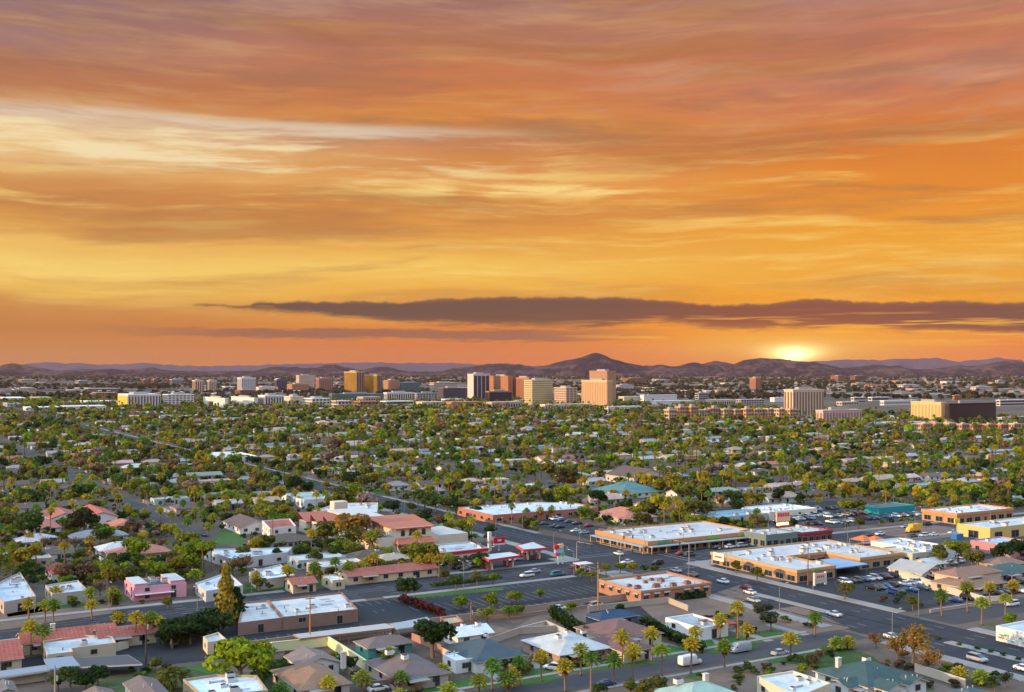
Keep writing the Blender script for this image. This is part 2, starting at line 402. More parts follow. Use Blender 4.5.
# ------------------------------------------------------------------ roads
ROT = TH
def sheet(name, rects, m, z, kind='structure'):
    mb = MB()
    for zi_, r in enumerate(rects):
        if name in ('asphalt_lot', 'lot_paving', 'dirt_lot'): z += .0015
        if isinstance(r, tuple):
            u0, v0, u1, v1 = r; mb.quad((u0, v0, z), (u1, v0, z), (u1, v1, z), (u0, v1, z))
        else: mb.poly([(p[0], p[1], z) for p in r])
    o = mb.build(name, m, rot=ROT); struct(o, kind); return o
A0, A1, B0, B1 = 217, 243, 297, 318
side_v = [431, 540, 655, 770, 890, 1010, 1130, 1260, 1400, 1540, 1700, 1880, 2080]
side_u = [117, 5, -110, -225, -345, -470, -600, 350, 470, 590, 710, 840, 980, 1120, 1270]
sheet('boulevard', [(A0, -50, A1, 345), [(A0, 345), (A1, 345), (236, 380), (236, 5200), (A0+1.5, 5200), (A0+1.5, 380)]], M['asphalt'], .016)
sheet('avenue', [(-900, B0, A0-.5, B1), (A1+.5, B0, 2600, B1)], M['asphalt'], .016)
sheet('crossing_patch', [(A0-.5, B0, A1+.5, B1)], M['asphalt'], .020)
RD = [(40, 190.5, A0-2, 200.5), (A1+2, 189, 640, 202)]
for v in side_v: RD += [(-1400, v-5, A0-2, v+5), (A1+2, v-5, 2200, v+5)]
sheet('side_street', RD, M['asphalt2'], .006)
RU = []
for u in side_u:
    RU.append((u-3.8, B1+18, u+3.8, 2200) if u < 217 else (u-3.8, 431, u+3.8, 2200))
sheet('cross_street', RU, M['asphalt2'], .011)
sheet('asphalt_lot', [(40, 260, 203, 294), (246, 206, 313, 256), (268, 256, 330, 296), (246, 276, 345, 297), (184, 322, 215, 371), (246, 345, 270, 425), (336, 330, 424, 402), (330, 232, 396, 262), (30, 262, 66, 276)], M['lot'], .008)
sheet('lot_paving', [(246, 322, 345, 345), (313, 258, 345, 292), (345, 230, 420, 290)], M['asphalt2'], .012)
sheet('dirt_lot', [(160, 238, 214, 256), (165, 206, 214, 250), (355, 290, 395, 318), (140, 372, 214, 425)], M['dirt'], .013)
mb = MB(); k_ = 0
for p in [[(74,672),(150,672),(146,652),(112,652),(70,664)], [(140,668),(226,658),(232,640),(150,640),(138,648)], [(350,622),(372,625),(440,617),(400,606)], [(596,630),(660,624),(640,606),(590,612)], [(255,648),(290,646),(286,640),(240,640)]]:
    k_ += .0015; mb.poly([(*UV(*q), .030+k_) for q in p])
struct(mb.build('small_asphalt_lot', M['lot'], rot=ROT))
# raised pavements with kerbs
mb = MB()
def walk(u0, v0, u1, v1): mb.box(u0, v0, 0, u1, v1, .15)
cuts = [(-60, 186), (204, 294), (321, 425), (437, 534), (546, 649), (661, 764), (776, 884), (896, 1400)]
for a, b in cuts:
    walk(A0-4.2, a, A0-.2, b)
for a, b in [(-60, 184), (206, 294), (321, 346)]: walk(A1+.2, a, A1+4.2, b)
for a, b in [(380, 425), (437, 534), (546, 649), (661, 1400)]: walk(236.2, a, 238.6, b)
for u0, u1 in [(-900, 110), (124, 212.6)]: walk(u0, B1+.2, u1, B1+3.2)
for u0, u1 in [(-900, 126), (132, 198)]: walk(u0, B0-3, u1, B0-.2)
for u0, u1 in [(247.4, 300), (306, 420), (426, 900)]: walk(u0, B1+.2, u1, B1+3.6); walk(u0, B0-3.4, u1, B0-.2)
walk(60, 202.2, 206, 203.6); walk(60, 187.6, 196, 189)
struct(mb.build('pavement', M['walk'], rot=ROT))
# corner aprons
ap = MB()
for cu, cv, su, sv in ((A0-.2, B1+.2, -1, 1), (A1+.2, B1+.2, 1, 1), (A0-.2, B0-.2, -1, -1), (A1+.2, B0-.2, 1, -1)):
    ap.prism([(cu+su*(4.2+8*(1-math.cos(a))), cv+sv*(3.2+8*(1-math.sin(a)))) if 0 else (cu+su*x, cv+sv*y) for x, y in [(2.2,0),(9,0),(9,9),(0,9),(0,2.2)] for a in (0,)][::(1 if su*sv > 0 else -1)], 0, .154)
struct(ap.build('corner_pavement', M['walk'], rot=ROT))
# median islands
md = MB()
md.box(226.5, 60, 0, 229.5, 178, .16); md.box(226.5, 212, 0, 229.5, 246, .16)
struct(md.build('median_island', M['walk'], rot=ROT))
# markings
wr = MB(); wrn = random.Random(8)
for _ in range(150):
    if wrn.random() < .6: u = wrn.choice([219, 222.6, 226, 233, 237.5, 241]); v = wrn.uniform(60, 480); a_, b_ = .7, wrn.uniform(4, 26)
    else: u = wrn.uniform(-60, 420); v = wrn.choice([299, 302.2, 305.4, 310, 312.9, 316]); a_, b_ = wrn.uniform(4, 26), .7
    if 214 < u < 244 or B0-.1 < v < B1-1: 
        if (A0 < u < (A1-1 if v < 345 else 234)) or not (214 < u < 246): wr.quad((u, v, .0225+_*2e-5), (u+a_, v, .0225+_*2e-5), (u+a_, v+b_, .0225+_*2e-5), (u, v+b_, .0225+_*2e-5))
struct(wr.build('road_repair_patches', M['patch'], rot=ROT))
mk = MB(); ZM = .028
def dash(u0, v0, u1, v1, w=.22, on=3, off=9):
    L = math.hypot(u1-u0, v1-v0); du, dv = (u1-u0)/L, (v1-v0)/L; s = 0
    while s < L:
        e = min(L, s+on); a = (u0+du*s, v0+dv*s); b = (u0+du*e, v0+dv*e); n = (-dv*w/2, du*w/2)
        mk.quad((a[0]-n[0], a[1]-n[1], ZM), (b[0]-n[0], b[1]-n[1], ZM), (b[0]+n[0], b[1]+n[1], ZM), (a[0]+n[0], a[1]+n[1], ZM)); s += on+off
for v0, v1 in ((-40, B0-12), (B1+12, 900)):
    for u in ((220.8, 224.4, 235.6, 239.4) if v0 < 200 else (221.8, 232.2)): dash(u, v0, u, v1)
    for u in (225.3, 228.6): dash(u, v0, u, v1, .15, 9999, 0) if v0 > 200 else dash(230.3, v0, 230.3, v1, .2, 9999, 0)
for u0, u1 in ((-500, A0-12), (A1+12, 700)):
    for v in (300.6, 303.9, 311.2, 314.6): dash(u0, v, u1, v)
    for v in (306.3, 309): dash(u0, v, u1, v, .15, 9999, 0)
for vv in (B0-8, B0-5, B1+5, B1+8): dash(A0+.6, vv, A1-.6, vv, .35, 9999, 0)
for uu in (A0-8, A0-5, A1+5, A1+8): dash(uu, B0+.6, uu, B1-.6, .35, 9999, 0)
def stalls(u0, v0, u1, v1, n, dirv, L=5.2):
    """n+1 stall lines along the row from (u0,v0) to (u1,v1), each running dirv"""
    for i in range(n+1):
        a = (u0+(u1-u0)*i/n, v0+(v1-v0)*i/n); dash(a[0], a[1], a[0]+dirv[0]*L, a[1]+dirv[1]*L, .14, 99, 0)
stalls(76, 262, 118, 262, 15, (0, 1)); stalls(122, 262, 190, 262, 25, (0, 1)); stalls(122, 276, 192, 276, 26, (0, 1)); stalls(122, 276, 192, 276, 26, (0, -1)); stalls(122, 293.5, 192, 293.5, 25, (0, -1))
stalls(262, 246, 310, 246, 18, (0, -1)); stalls(262, 228, 310, 228, 18, (0, 1)); stalls(262, 228, 310, 228, 18, (0, -1)); stalls(262, 208, 310, 208, 18, (0, 1))
for vv in (338, 358, 378): stalls(346, vv, 420, vv, 27, (0, 1)); stalls(346, vv, 420, vv, 27, (0, -1))
stalls(250, 352, 250, 420, 24, (1, 0)); stalls(268, 352, 268, 420, 24, (-1, 0))
struct(mk.build('road_markings', M['marking'], rot=ROT))
# lawns and bare yards in the front area
lawn_px = [[(8,617),(60,609),(58,603),(4,610)], [(60,609),(130,600),(128,597),(58,603)], [(195,598),(256,589),(254,584),(193,592)], [(256,592),(345,584),(343,578),(256,584)], [(345,583),(440,575),(438,570),(345,577)],
 [(214,544),(242,545),(248,535),(220,529)], [(388,600),(420,598),(505,590),(502,587),(420,594)], [(520,672),(538,680),(560,676),(545,667)], [(512,686),(545,684),(560,678),(530,674)],
 [(585,672),(660,663),(640,658),(600,664)], [(660,655),(690,650),(668,645),(650,650)], [(690,650),(716,646),(712,640),(690,642)], [(684,678),(710,682),(704,673),(690,674)], [(708,654),(760,648),(750,643),(712,648)],
 [(336,662),(385,664),(376,650),(348,655)], [(770,664),(818,658),(812,654),(768,660)], [(880,692),(935,690),(925,684),(880,686)], [(184,668),(210,675),(222,668),(200,664)], [(20,548),(130,558),(135,553),(60,546)], [(268,508),(300,506),(296,500),(266,503)],
 [(500,520),(560,512),(556,509),(498,514)], [(334,556),(352,554),(352,548),(338,549)]]
mb = MB()
for k_ in range(9):
    u_ = 96+k_*12.2; mb.quad((u_, 203.8, .021), (u_+8, 203.8, .021), (u_+8, 209.5, .021), (u_, 209.5, .021)); mb.quad((u_+3, 200.7, .021), (u_+11, 200.7, .021), (u_+11, 202, .021), (u_+3, 202, .021))
for i_, p in enumerate(lawn_px): mb.poly([(*UV(*q), .024+.002*i_) for q in p])
struct(mb.build('lawn', M['grass'], rot=ROT), 'stuff'); mb.f = mb.f
mb = MB(); DZ_ = .012
for p in [[(512,630),(570,640),(600,612),(545,610)], [(640,680),(760,660),(1000,692),(640,700)], [(770,640),(850,628),(800,606),(745,612)], [(690,612),(760,598),(740,585),(700,598)], [(660,606),(735,606),(700,597),(640,604)], [(0,630),(120,612),(120,600),(0,610)], [(470,640),(512,630),(480,622),(455,630)]]:
    DZ_ += .002; mb.poly([(*UV(*q), DZ_) for q in p])
struct(mb.build('bare_yard', M['dirt'], rot=ROT))
mb = MB()
for p in [[(317,571),(328,574),(330,569),(320,567)], [(328,662),(341,661),(337,655),(328,658)]]: mb.poly([(*UV(*q), .04) for q in p])
o = mb.build('pool_water', M['pool'], rot=ROT); struct(o)
for a, b, c, d in ((336, 326, 426, 404), (246, 345, 271, 425), (184, 322, 216, 371), (330, 230, 396, 262), (313, 252, 345, 297), (246, 318, 346, 326), (A0-5, -50, A1+5, 380), (A0-2, 380, 238, 5200), (-900, B0-4, 2600, B1+4), (40, 186, 213, 204), (247, 186, 640, 205)): reserve(a, b, c, d)
for u in side_u: reserve(u-6.5, B1+10 if u < 217 else 431, u+6.5, 2200)
for v in side_v: reserve(-1400, v-6.5, 2200, v+6.5)

# ------------------------------------------------------------------ building kit
def area2(p): return sum(p[i][0]*p[(i+1) % len(p)][1]-p[(i+1) % len(p)][0]*p[i][1] for i in range(len(p)))
def ccw(p): return p if area2(p) > 0 else p[::-1]
def inset(p, d):
    n = len(p); out = []
    for i in range(n):
        a, b, c = Vector(p[i-1]), Vector(p[i]), Vector(p[(i+1) % n])
        e1 = (b-a).normalized(); e2 = (c-b).normalized(); n1 = Vector((-e1.y, e1.x)); n2 = Vector((-e2.y, e2.x))
        k = 1+n1.dot(n2); q = b+(n1+n2)*d/max(k, .3); out.append((q.x, q.y))
    return out
WIN = {}
def window(parent, x, y, z, w, h, ang, arched=False, name='window'):
    """a framed pane on a wall; ang = direction the wall faces, about z"""
    key = arched
    if key not in WIN:
        f = MB(); p = MB()
        if arched:
            arc = [(-.5, 0), (.5, 0)]+[(.5*math.cos(a), .7+.3*math.sin(a)) for a in [math.pi*i/8 for i in range(9)]]
            f.prism([(q[0]*1.12, q[1]*1.06-.03) for q in arc], 0, .10); p.prism(arc, .1, .13)
            f.v = [(a, -c, b) for a, b, c in f.v]; p.v = [(a, -c, b) for a, b, c in p.v]
        else:
            f.box(-.54, -.06, -.05, .54, 0, 1.04); p.box(-.47, -.08, .05, -.02, -.06, .95); p.box(.02, -.08, .05, .47, -.06, .95)
        WIN[key] = (f.mesh('window_frame', [M['metal']]), p.mesh('window_pane', [M['glass']]))
    a = ang+math.pi/2
    f = put(name, WIN[key][0], parent, (x, y, z), a, (.30, .26, .22), (w, 1, h)); put('pane', WIN[key][1], f)
    return f
def ac_unit(parent, x, y, z, s=1.0, c=(.5, .5, .5)):
    if 'ac' not in WIN:
        m = MB(); m.box(-.8, -.6, 0, .8, .6, .9); m.box(-.6, -.45, .9, .6, .45, 1.02, 1); m.box(.8, -.2, .1, 1.3, .2, .5)
        WIN['ac'] = m.mesh('roof_unit', [M['metal'], M['glass']])
    return put('roof_unit', WIN['ac'], parent, (x, y, z), rnd.choice([0, math.pi/2]), c, (s, s, s))
def awning(parent, x, y, z, w, ang, c):
    if 'aw' not in WIN:
        m = MB(); m.quad((-.5, 0, 0), (.5, 0, 0), (.5, -.6, -.4), (-.5, -.6, -.4)); m.quad((-.5, 0, -.04), (-.5, -.6, -.44), (.5, -.6, -.44), (.5, 0, -.04))
        WIN['aw'] = m.mesh('awning', [M['obj']])
    return put('awning', WIN['aw'], parent, (x, y, z), ang+math.pi/2, c, (w, 1, 1))
def flat_building(name, label, cat, pts, z, wall, roof=(.46,.455,.45), wmat='stucco', lm=None, par=.45, fascia=None, units=3, win=None, arched=False,
                  doors=1, awn=None, group=None, canopy=None, ucol=(.5,.5,.5), base=0.0, parent=None, res=True):
    """pts: roof outline in grid coordinates. win = (spacing, width, height, [sill heights]) on the sides facing -v and -u"""
    pts = ccw(pts); o0 = min(pts, key=lambda p: p[1]+p[0]*.4)
    if parent is None: t = thing(name, *o0)
    else: t = parent
    if parent is not None: o0 = parent['_o']
    P = [(p[0]-o0[0], p[1]-o0[1]) for p in pts]
    t['_o'] = o0
    I = inset(P, .35); n = len(P); zt = z
    m = MB()
    for i in range(n):
        j = (i+1) % n
        m.quad((*P[i], base), (*P[j], base), (*P[j], zt), (*P[i], zt)); m.quad((*P[i], zt), (*P[j], zt), (*I[j], zt), (*I[i], zt)); m.quad((*I[i], zt), (*I[j], zt), (*I[j], zt-par), (*I[i], zt-par))
    m.build('wall', M[wmat], t, color=wall)
    MB().poly([(*p, zt-par+.01) for p in I]).build('roof', M['flat_roof'], t, color=roof)
    if fascia:
        fc, f0, f1 = fascia; Oo = inset(P, -.25); m = MB()
        for i in range(n):
            j = (i+1) % n
            m.quad((*Oo[i], f0), (*Oo[j], f0), (*Oo[j], f1), (*Oo[i], f1)); m.quad((*Oo[i], f1), (*Oo[j], f1), (*P[j], f1), (*P[i], f1)); m.quad((*P[i], f0), (*P[j], f0), (*Oo[j], f0), (*Oo[i], f0))
        m.build('fascia', M['obj'], t, color=fc)
    xs = [p[0] for p in P]; ys = [p[1] for p in P]
    for _ in range(units):
        for k in range(20):
            x, y = rnd.uniform(min(xs)+2, max(xs)-2), rnd.uniform(min(ys)+2, max(ys)-2)
            ins = False; q = I
            for i in range(n):
                a, b = q[i], q[(i+1) % n]
                if (a[1] > y) != (b[1] > y) and x < (b[0]-a[0])*(y-a[1])/(b[1]-a[1]+1e-9)+a[0]: ins = not ins
            if ins: ac_unit(t, x, y, zt-par, rnd.uniform(.7, 1.3), ucol); break
    ar = abs(area2(P))/2
    for _ in range(min(9, int(ar/70))):
        x, y = rnd.uniform(min(xs)+3, max(xs)-6), rnd.uniform(min(ys)+3, max(ys)-6); a_, b_ = rnd.uniform(1, 5), rnd.uniform(.8, 3)
        def inn(x, y):
            r_ = False
            for i in range(n):
                a, b = I[i], I[(i+1) % n]
                if (a[1] > y) != (b[1] > y) and x < (b[0]-a[0])*(y-a[1])/(b[1]-a[1]+1e-9)+a[0]: r_ = not r_
            return r_
        if inn(x, y) and inn(x+a_, y+b_) and inn(x+a_, y) and inn(x, y+b_):
            k_ = rnd.uniform(.55, .9); zz = zt-par+.016+.003*_
            MB().quad((x, y, zz), (x+a_, y, zz), (x+a_, y+b_, zz), (x, y+b_, zz)).build('roof_patch', M['flat_roof'], t, color=tuple(q*k_ for q in roof))
        x, y = rnd.uniform(min(xs)+1, max(xs)-1), rnd.uniform(min(ys)+1, max(ys)-1)
        if inn(x, y) and inn(x+2.2, y+.3): MB().tube([(x, y, zt-par), (x, y, zt-par+rnd.uniform(.5, .9))], [.16, .16], 6).build('roof_vent', M['metal'], t, color=(.25,.25,.25))
        if _ % 3 == 0 and inn(x+3, y+.3) and inn(x, y+.3): MB().box(x, y+.1, zt-par+.1, x+3, y+.35, zt-par+.35).build('roof_duct', M['metal'], t, color=(.4,.41,.42))
    dn = doors
    for i in range(n):
        a, b = Vector(P[i]), Vector(P[(i+1) % n]); e = (b-a); L = e.length
        if L < 2: continue
        e.normalize(); nn = Vector((e.y, -e.x)); ang = math.atan2(nn.y, nn.x)
        if not (nn.y < -.5 or nn.x < -.5): continue
        if win:
            sp, w, h, zs = win; k = max(1, int(L/sp)) if L > w*1.5 else 0
            for zi, sz in enumerate(zs):
                for q in range(k):
                    c = a+e*(L*(q+.5)/k)
                    if zi == 0 and dn > 0 and q == k//2 and nn.y < -.5:
                        window(t, c.x, c.y, .05, 1.5, 2.3, ang, name='door'); dn -= 1; continue
                    window(t, c.x, c.y, sz, w, h, ang, arched)
                    if awn: awning(t, c.x, c.y, sz+h+.3, w*1.35, ang, awn)
        if canopy and nn.y < -.3 or (canopy and nn.x < -.3):
            cc, cz, cd, wc = canopy; m = MB(); q0, q1 = a-e*0, b+e*0
            r0, r1 = q0+nn*cd, q1+nn*cd
            pr = [tuple(q0+nn*.02), tuple(r0), tuple(r1), tuple(q1+nn*.02)]
            m.prism(ccw(pr), cz, cz+.35, bottom=True)
            m.build('canopy', M['obj'], t, color=cc)
            k = max(2, int(L/6))
            g_ = MB(); 
            for s in range(k+1):
                c = q0.lerp(q1, s/k)+nn*(cd-.3); g_ = MB(); g_.box(c.x-.18, c.y-.18, 0, c.x+.18, c.y+.18, cz); g_.build('post', M['obj'], t, color=wc)
    if label:
        cx = sum(p[0] for p in pts)/n; cy = sum(p[1] for p in pts)/n
        tag(t, label, cat, group, lm, PX(cx, cy, z))
    if res: reserve(min(p[0] for p in pts)-2, min(p[1] for p in pts)-2, max(p[0] for p in pts)+2, max(p[1] for p in pts)+2)
    return t
def quad3(L, N, Rr, z):
    """roof outline from its left, near and right corners as seen in the photo"""
    l, n, r = UV(*L, z), UV(*N, z), UV(*Rr, z)
    return [l, n, r, (l[0]+r[0]-n[0], l[1]+r[1]-n[1])]
def rect3(L, N, Rr, z):
    l, n, r = UV(*L, z), UV(*N, z), UV(*Rr, z)
    return [(n[0], l[1]), n, (r[0], n[1]), (r[0], l[1])]
def pp(z, *q): return [UV(*p, z) for p in q]
def house_mesh(w, d, h, kind, pitch=.36, ov=.5):
    """wall and roof meshes of a w x d house, near corner at the origin; ridge along x"""
    wl = MB(); rf = MB()
    if kind == 'flat':
        wl.prism([(0, 0), (w, 0), (w, d), (0, d)], 0, h+.3, top=False)
        for a, b in (((0, 0), (w, 0)), ((w, 0), (w, d)), ((w, d), (0, d)), ((0, d), (0, 0))): pass
        I = inset([(0, 0), (w, 0), (w, d), (0, d)], .25); P = [(0, 0), (w, 0), (w, d), (0, d)]
        for i in range(4):
            j = (i+1) % 4; wl.quad((*P[i], h+.3), (*P[j], h+.3), (*I[j], h+.3), (*I[i], h+.3)); wl.quad((*I[i], h+.3), (*I[j], h+.3), (*I[j], h), (*I[i], h))
        rf.poly([(*p, h+.02) for p in I])
    else:
        wl.prism([(0, 0), (w, 0), (w, d), (0, d)], 0, h, top=False)
        r = h+(d/2+ov)*pitch; e = h; x0, y0, x1, y1 = -ov, -ov, w+ov, d+ov; ym = d/2
        hp = 0 if kind == 'gable' else d/2+ov
        a, b = (x0+hp, ym, r), (x1-hp, ym, r)
        rf.quad((x0, y0, e), (x1, y0, e), b, a); rf.quad((x1, y1, e), (x0, y1, e), a, b)
        if kind == 'gable':
            wl.poly([(0, 0, h), (0, ym, r-ov*pitch), (0, d, h)][::-1]); wl.poly([(w, 0, h), (w, ym, r-ov*pitch), (w, d, h)])
        else: rf.poly([(x0, y1, e), (x0, y0, e), a]); rf.poly([(x1, y0, e), (x1, y1, e), b])
        t = .16
        for p, q in (((x0, y0), (x1, y0)), ((x1, y0), (x1, y1)), ((x1, y1), (x0, y1)), ((x0, y1), (x0, y0))):
            if kind == 'gable' and p[0] == q[0]:
                rf.quad((p[0], p[1], e-t), (q[0], q[1], e-t), (q[0], q[1], e), (p[0], p[1], e)) if 0 else None
                rf.quad((p[0], p[1], e-t), (p[0], ym, r-t), (p[0], ym, r), (p[0], p[1], e), 1); rf.quad((p[0], ym, r-t), (q[0], q[1], e-t), (q[0], q[1], e), (p[0], ym, r), 1)
            else: rf.quad((*p, e-t), (*q, e-t), (*q, e), (*p, e), 1)
    return wl, rf
def house(name, label, cat, segs, wall, roof, rmat='tile', lm=None, h=2.7, win=True, chimney=None, units=0, group=None, trim=(.5,.48,.44), wmat='stucco'):
    """segs: (u, v, w, d, kind, turn) blocks of one house; turn = ridge along v"""
    u0, v0 = segs[0][0], segs[0][1]; t = thing(name, u0, v0); cu = cv = 0
    for sg in segs:
        u, v, w, d, kind, turn = sg[:6]; hh = sg[6] if len(sg) > 6 else h
        if turn: wl, rf = house_mesh(d, w, hh, kind); tr = lambda p, w=w: (w-p[1], p[0], p[2])
        else: wl, rf = house_mesh(w, d, hh, kind); tr = lambda p: p
        wl.v = [tuple(a+b for a, b in zip(tr(p), (u-u0, v-v0, 0))) for p in wl.v]; rf.v = [tuple(a+b for a, b in zip(tr(p), (u-u0, v-v0, 0))) for p in rf.v]
        wl.build('wall', M[wmat], t, color=wall)
        wc = sg[7] if len(sg) > 7 else (roof if kind != 'flat' else (.66,.68,.70))
        rf.build('roof', [M[rmat if kind != 'flat' else 'flat_roof'], M['trim']], t, color=wc)
        for q_ in range(3 if kind != 'flat' else 1):
            x_, y_ = u-u0+w*rnd.uniform(.25, .75), v-v0+d*rnd.uniform(.3, .7); z_ = hh+min(w, d)*.05
            MB().tube([(x_, y_, z_-.3), (x_, y_, z_+1.1)], [.13, .13], 6).build('roof_vent', M['metal'], t, color=(.42,.42,.41))
        if kind != 'flat' and rnd.random() < .6: MB().box(u-u0+w*.15, v-v0-2.6, hh-.35, u-u0+w*.15+min(5, w*.4), v-v0-.52, hh-.2).build('patio_roof', M['metal'], t, color=(.26,.235,.21))
        if win:
            for k in range(max(1, int(w/4.5))): window(t, u-u0+w*(k+.5)/max(1, int(w/4.5)), v-v0, 1.0, 1.5, 1.2, -math.pi/2)
            for k in range(max(1, int(d/5.5))): window(t, u-u0, v-v0+d*(k+.5)/max(1, int(d/5.5)), 1.0, 1.4, 1.2, math.pi)
        reserve(u-2, v-2, u+w+2, v+d+2); cu += u+w/2; cv += v+d/2
    u, v, w, d = segs[0][:4]
    window(t, w*.78, 0, .05, 1.1, 2.1, -math.pi/2, name='door')
    if chimney:
        m = MB(); x, y = chimney; m.box(x-.5, y-.4, h-.4, x+.5, y+.4, h+3.0); m.box(x-.6, y-.5, h+3.0, x+.6, y+.5, h+3.15); m.build('chimney', M['stucco'], t, color=(.6,.55,.5))
    for k in range(units): ac_unit(t, rnd.uniform(2, w-2), rnd.uniform(d*.3, d*.7), h+.35+(0 if segs[0][4] == 'flat' else d*.12), rnd.uniform(.7, 1), (.62, .62, .62))
    tag(t, label, cat, group, lm, PX(cu/len(segs), cv/len(segs), h))
    return t
def carport(name, label, pts, z, roofc, trim, group=None, cars=True):
    pts = ccw(pts); o0 = pts[0]; t = thing(name, *o0); P = [(p[0]-o0[0], p[1]-o0[1]) for p in pts]
    MB().prism(P, z-.05, z+.02, bottom=True).build('roof', M['metal'], t, color=roofc)
    m = MB(); Oo = inset(P, -.06)
    for i in range(len(P)):
        j = (i+1) % len(P); m.quad((*Oo[i], z-.3), (*Oo[j], z-.3), (*Oo[j], z+.05), (*Oo[i], z+.05))
    m.build('edge_trim', M['metal'], t, color=trim)
    I = inset(P, .5); n = len(P)
    for i in range(n):
        a, b = Vector(I[i]), Vector(I[(i+1) % n]); k = max(1, int((b-a).length/8))
        for s in range(k):
            c = a.lerp(b, s/k); MB().box(c.x-.1, c.y-.1, 0, c.x+.1, c.y+.1, z-.1).build('post', M['metal'], t, color=(.2,.17,.15))
    tag(t, label, 'carport', group); return t
def wall_line(label, px, z=1.7, c=(.42,.33,.26), w=.25, name='boundary_wall', cat='wall', mm='stucco', uv=None):
    P = uv or [UV(*p) for p in px]; o0 = P[0]; t = thing(name, *o0); m = MB()
    L = [(p[0]-o0[0], p[1]-o0[1]) for p in P]
    for i in range(len(L)-1):
        a, b = Vector(L[i]), Vector(L[i+1]); e = (b-a).normalized(); n = Vector((-e.y, e.x))*w/2; b2 = b+e*(w/2-.004)
        m.prism(ccw([tuple(a-n), tuple(b2-n), tuple(b2+n), tuple(a+n)]), 0, z-.003*i); m.prism(ccw([tuple(a-n*1.4), tuple(b2-n*1.4), tuple(b2+n*1.4), tuple(a+n*1.4)]), z-.003*i, z+.1-.003*i)
    m.build('wall', M[mm], t, color=c)
    tag(t, label, cat); return t

# ------------------------------------------------------------------ the buildings near the crossing
WHT = (.49,.485,.475)
flat_building('office_building', 'orange brick corner office with white flat roof and small awnings at the crossing', 'office', rect3((600,579),(641,591),(706,581),3.9), 3.9, (.40,.19,.115), WHT, 'brick', 'brick corner office', units=11, win=(3.6,1.7,1.3,[1.5]), awn=(.40,.34,.30), ucol=(.26,.12,.09), fascia=((.46,.23,.14), 3.3, 3.95), par=.6)
hallp = pp(3.4, (268,600),(283,617),(358,609),(342,592))
flat_building('shop_hall', 'wide white-roofed hall with brown block walls beside the carport lot', 'hall', hallp, 3.4, (.26,.16,.115), (.54,.535,.525), 'brick', 'white-roofed hall', units=3, win=(9,2,1.2,[1.6]))
flat_building('shop_hall', 'narrower white-roofed brown hall joined to the end of the wide hall', 'hall', pp(3.2, (243,602),(238,623),(283,617.5),(267.6,600)), 3.2, (.27,.17,.13), (.49,.485,.48), 'brick', None, units=1, win=(9,2,1.2,[1.6]))
pk = rect3((125,580),(134,587.5),(185,581.5),4.1)
t = flat_building('apartment_house', 'pink two-storey apartment house with white raised roof ends facing the avenue', 'apartment house', pk, 4.1, (.66,.31,.37), (.10,.10,.11), lm='pink apartment house', units=4, win=(5,1.3,1.1,[.6,2.6]), par=.3)
x1 = max(p[0] for p in pk)-t['_o'][0]; y1 = max(p[1] for p in pk)-t['_o'][1]
for a, b in ((.3, x1*.26), (x1*.70, x1-.3)):
    MB().box(a, .6, 3.8, b, y1-.6, 4.8).build('penthouse', M['stucco'], t, color=(.66,.32,.38)); MB().box(a-.15, .45, 4.8, b+.15, y1-.45, 4.92).build('penthouse_roof', M['flat_roof'], t, color=WHT)
MB().prism([(0.1, -1.6), (x1*.75, -1.6), (x1*.75, -.03), (0.1, -.03)], 1.95, 2.1, bottom=True).build('balcony_slab', M['stucco'], t, color=(.75,.6,.6))
# tiled villa on the left edge
tv = pp(3.0, (42,641),(47,654.5),(73,651.5),(71.5,648),(116,642.5),(112,636),(82,635))
t = flat_building('villa', 'cream villa with white flat roof between the clay tile wings', 'villa', tv, 3.0, (.55,.44,.31), (.52,.53,.54), lm='cream villa', units=1, win=(6,1.4,1.1,[1.0]), fascia=None)
a = UV(18,634,3.2); b_ = UV(82,629,3.2)
house('tiled_house', 'long clay tile roofed house wing along the avenue behind the cream villa', 'house', [(a[0], a[1]-9, b_[0]-a[0]-.3, 9, 'gable', False), (b_[0], a[1]-7, 7, 7, 'gable', False, 2.8)], (.55,.44,.31), (.36,.095,.065), chimney=(7, 4))
a = UV(100,637,3.0)
house('tiled_house', 'short clay tile roofed house beside three palms on the avenue', 'house', [(a[0], a[1], 13, 7, 'gable', False)], (.55,.44,.31), (.36,.095,.065))
a = UV(0,659,3.0); b_ = UV(22,657,3.0)
house('tiled_house', 'clay tile roofed house with plain beige end wall by the ribbed carports', 'house', [(a[0]-12, a[1], b_[0]-a[0]+12, 14, 'gable', False)], (.52,.45,.33), (.36,.095,.065), units=1)
carport('carport', 'long grey metal carport beside the beige end wall', pp(2.6, (-12,679),(49,670),(46,665),(-14,673)), 2.6, (.24,.28,.33), (.5,.5,.5))
carport('carport', 'square blue-grey carport roof before the cream villa', pp(2.8, (50,669),(80,665.5),(72,656),(44,659)), 2.8, (.22,.28,.35), (.35,.4,.45))
carport('carport', 'dark flat carport over the lot behind the cream villa', pp(2.5, (78,667),(142,664),(128,655),(76,658)), 2.5, (.06,.065,.075), (.5,.5,.5))
flat_building('garden_shed', 'small beige block house with white roof beside the blue car', 'shed', pp(3, (203,636.5),(207.5,642),(227,639.5),(218.5,632)), 3.0, (.60,.50,.36), WHT, units=0, win=(4,1,1,[1.1]), lm='beige block shed')
wall_line('pale ribbed wall below the long grey carport', [(-10,688),(48,680)], 1.4, (.55,.50,.42))
wall_line('cream wall before the cream villa', [(86,655),(118,651),(128,648)], 1.8, (.60,.50,.36))
carport('carport', 'long pale carport with rusty edge below the white-roofed hall', pp(2.6, (293,634.5),(300,638.5),(397,627.5),(385,623.5)), 2.6, (.42,.40,.38), (.34,.16,.08))
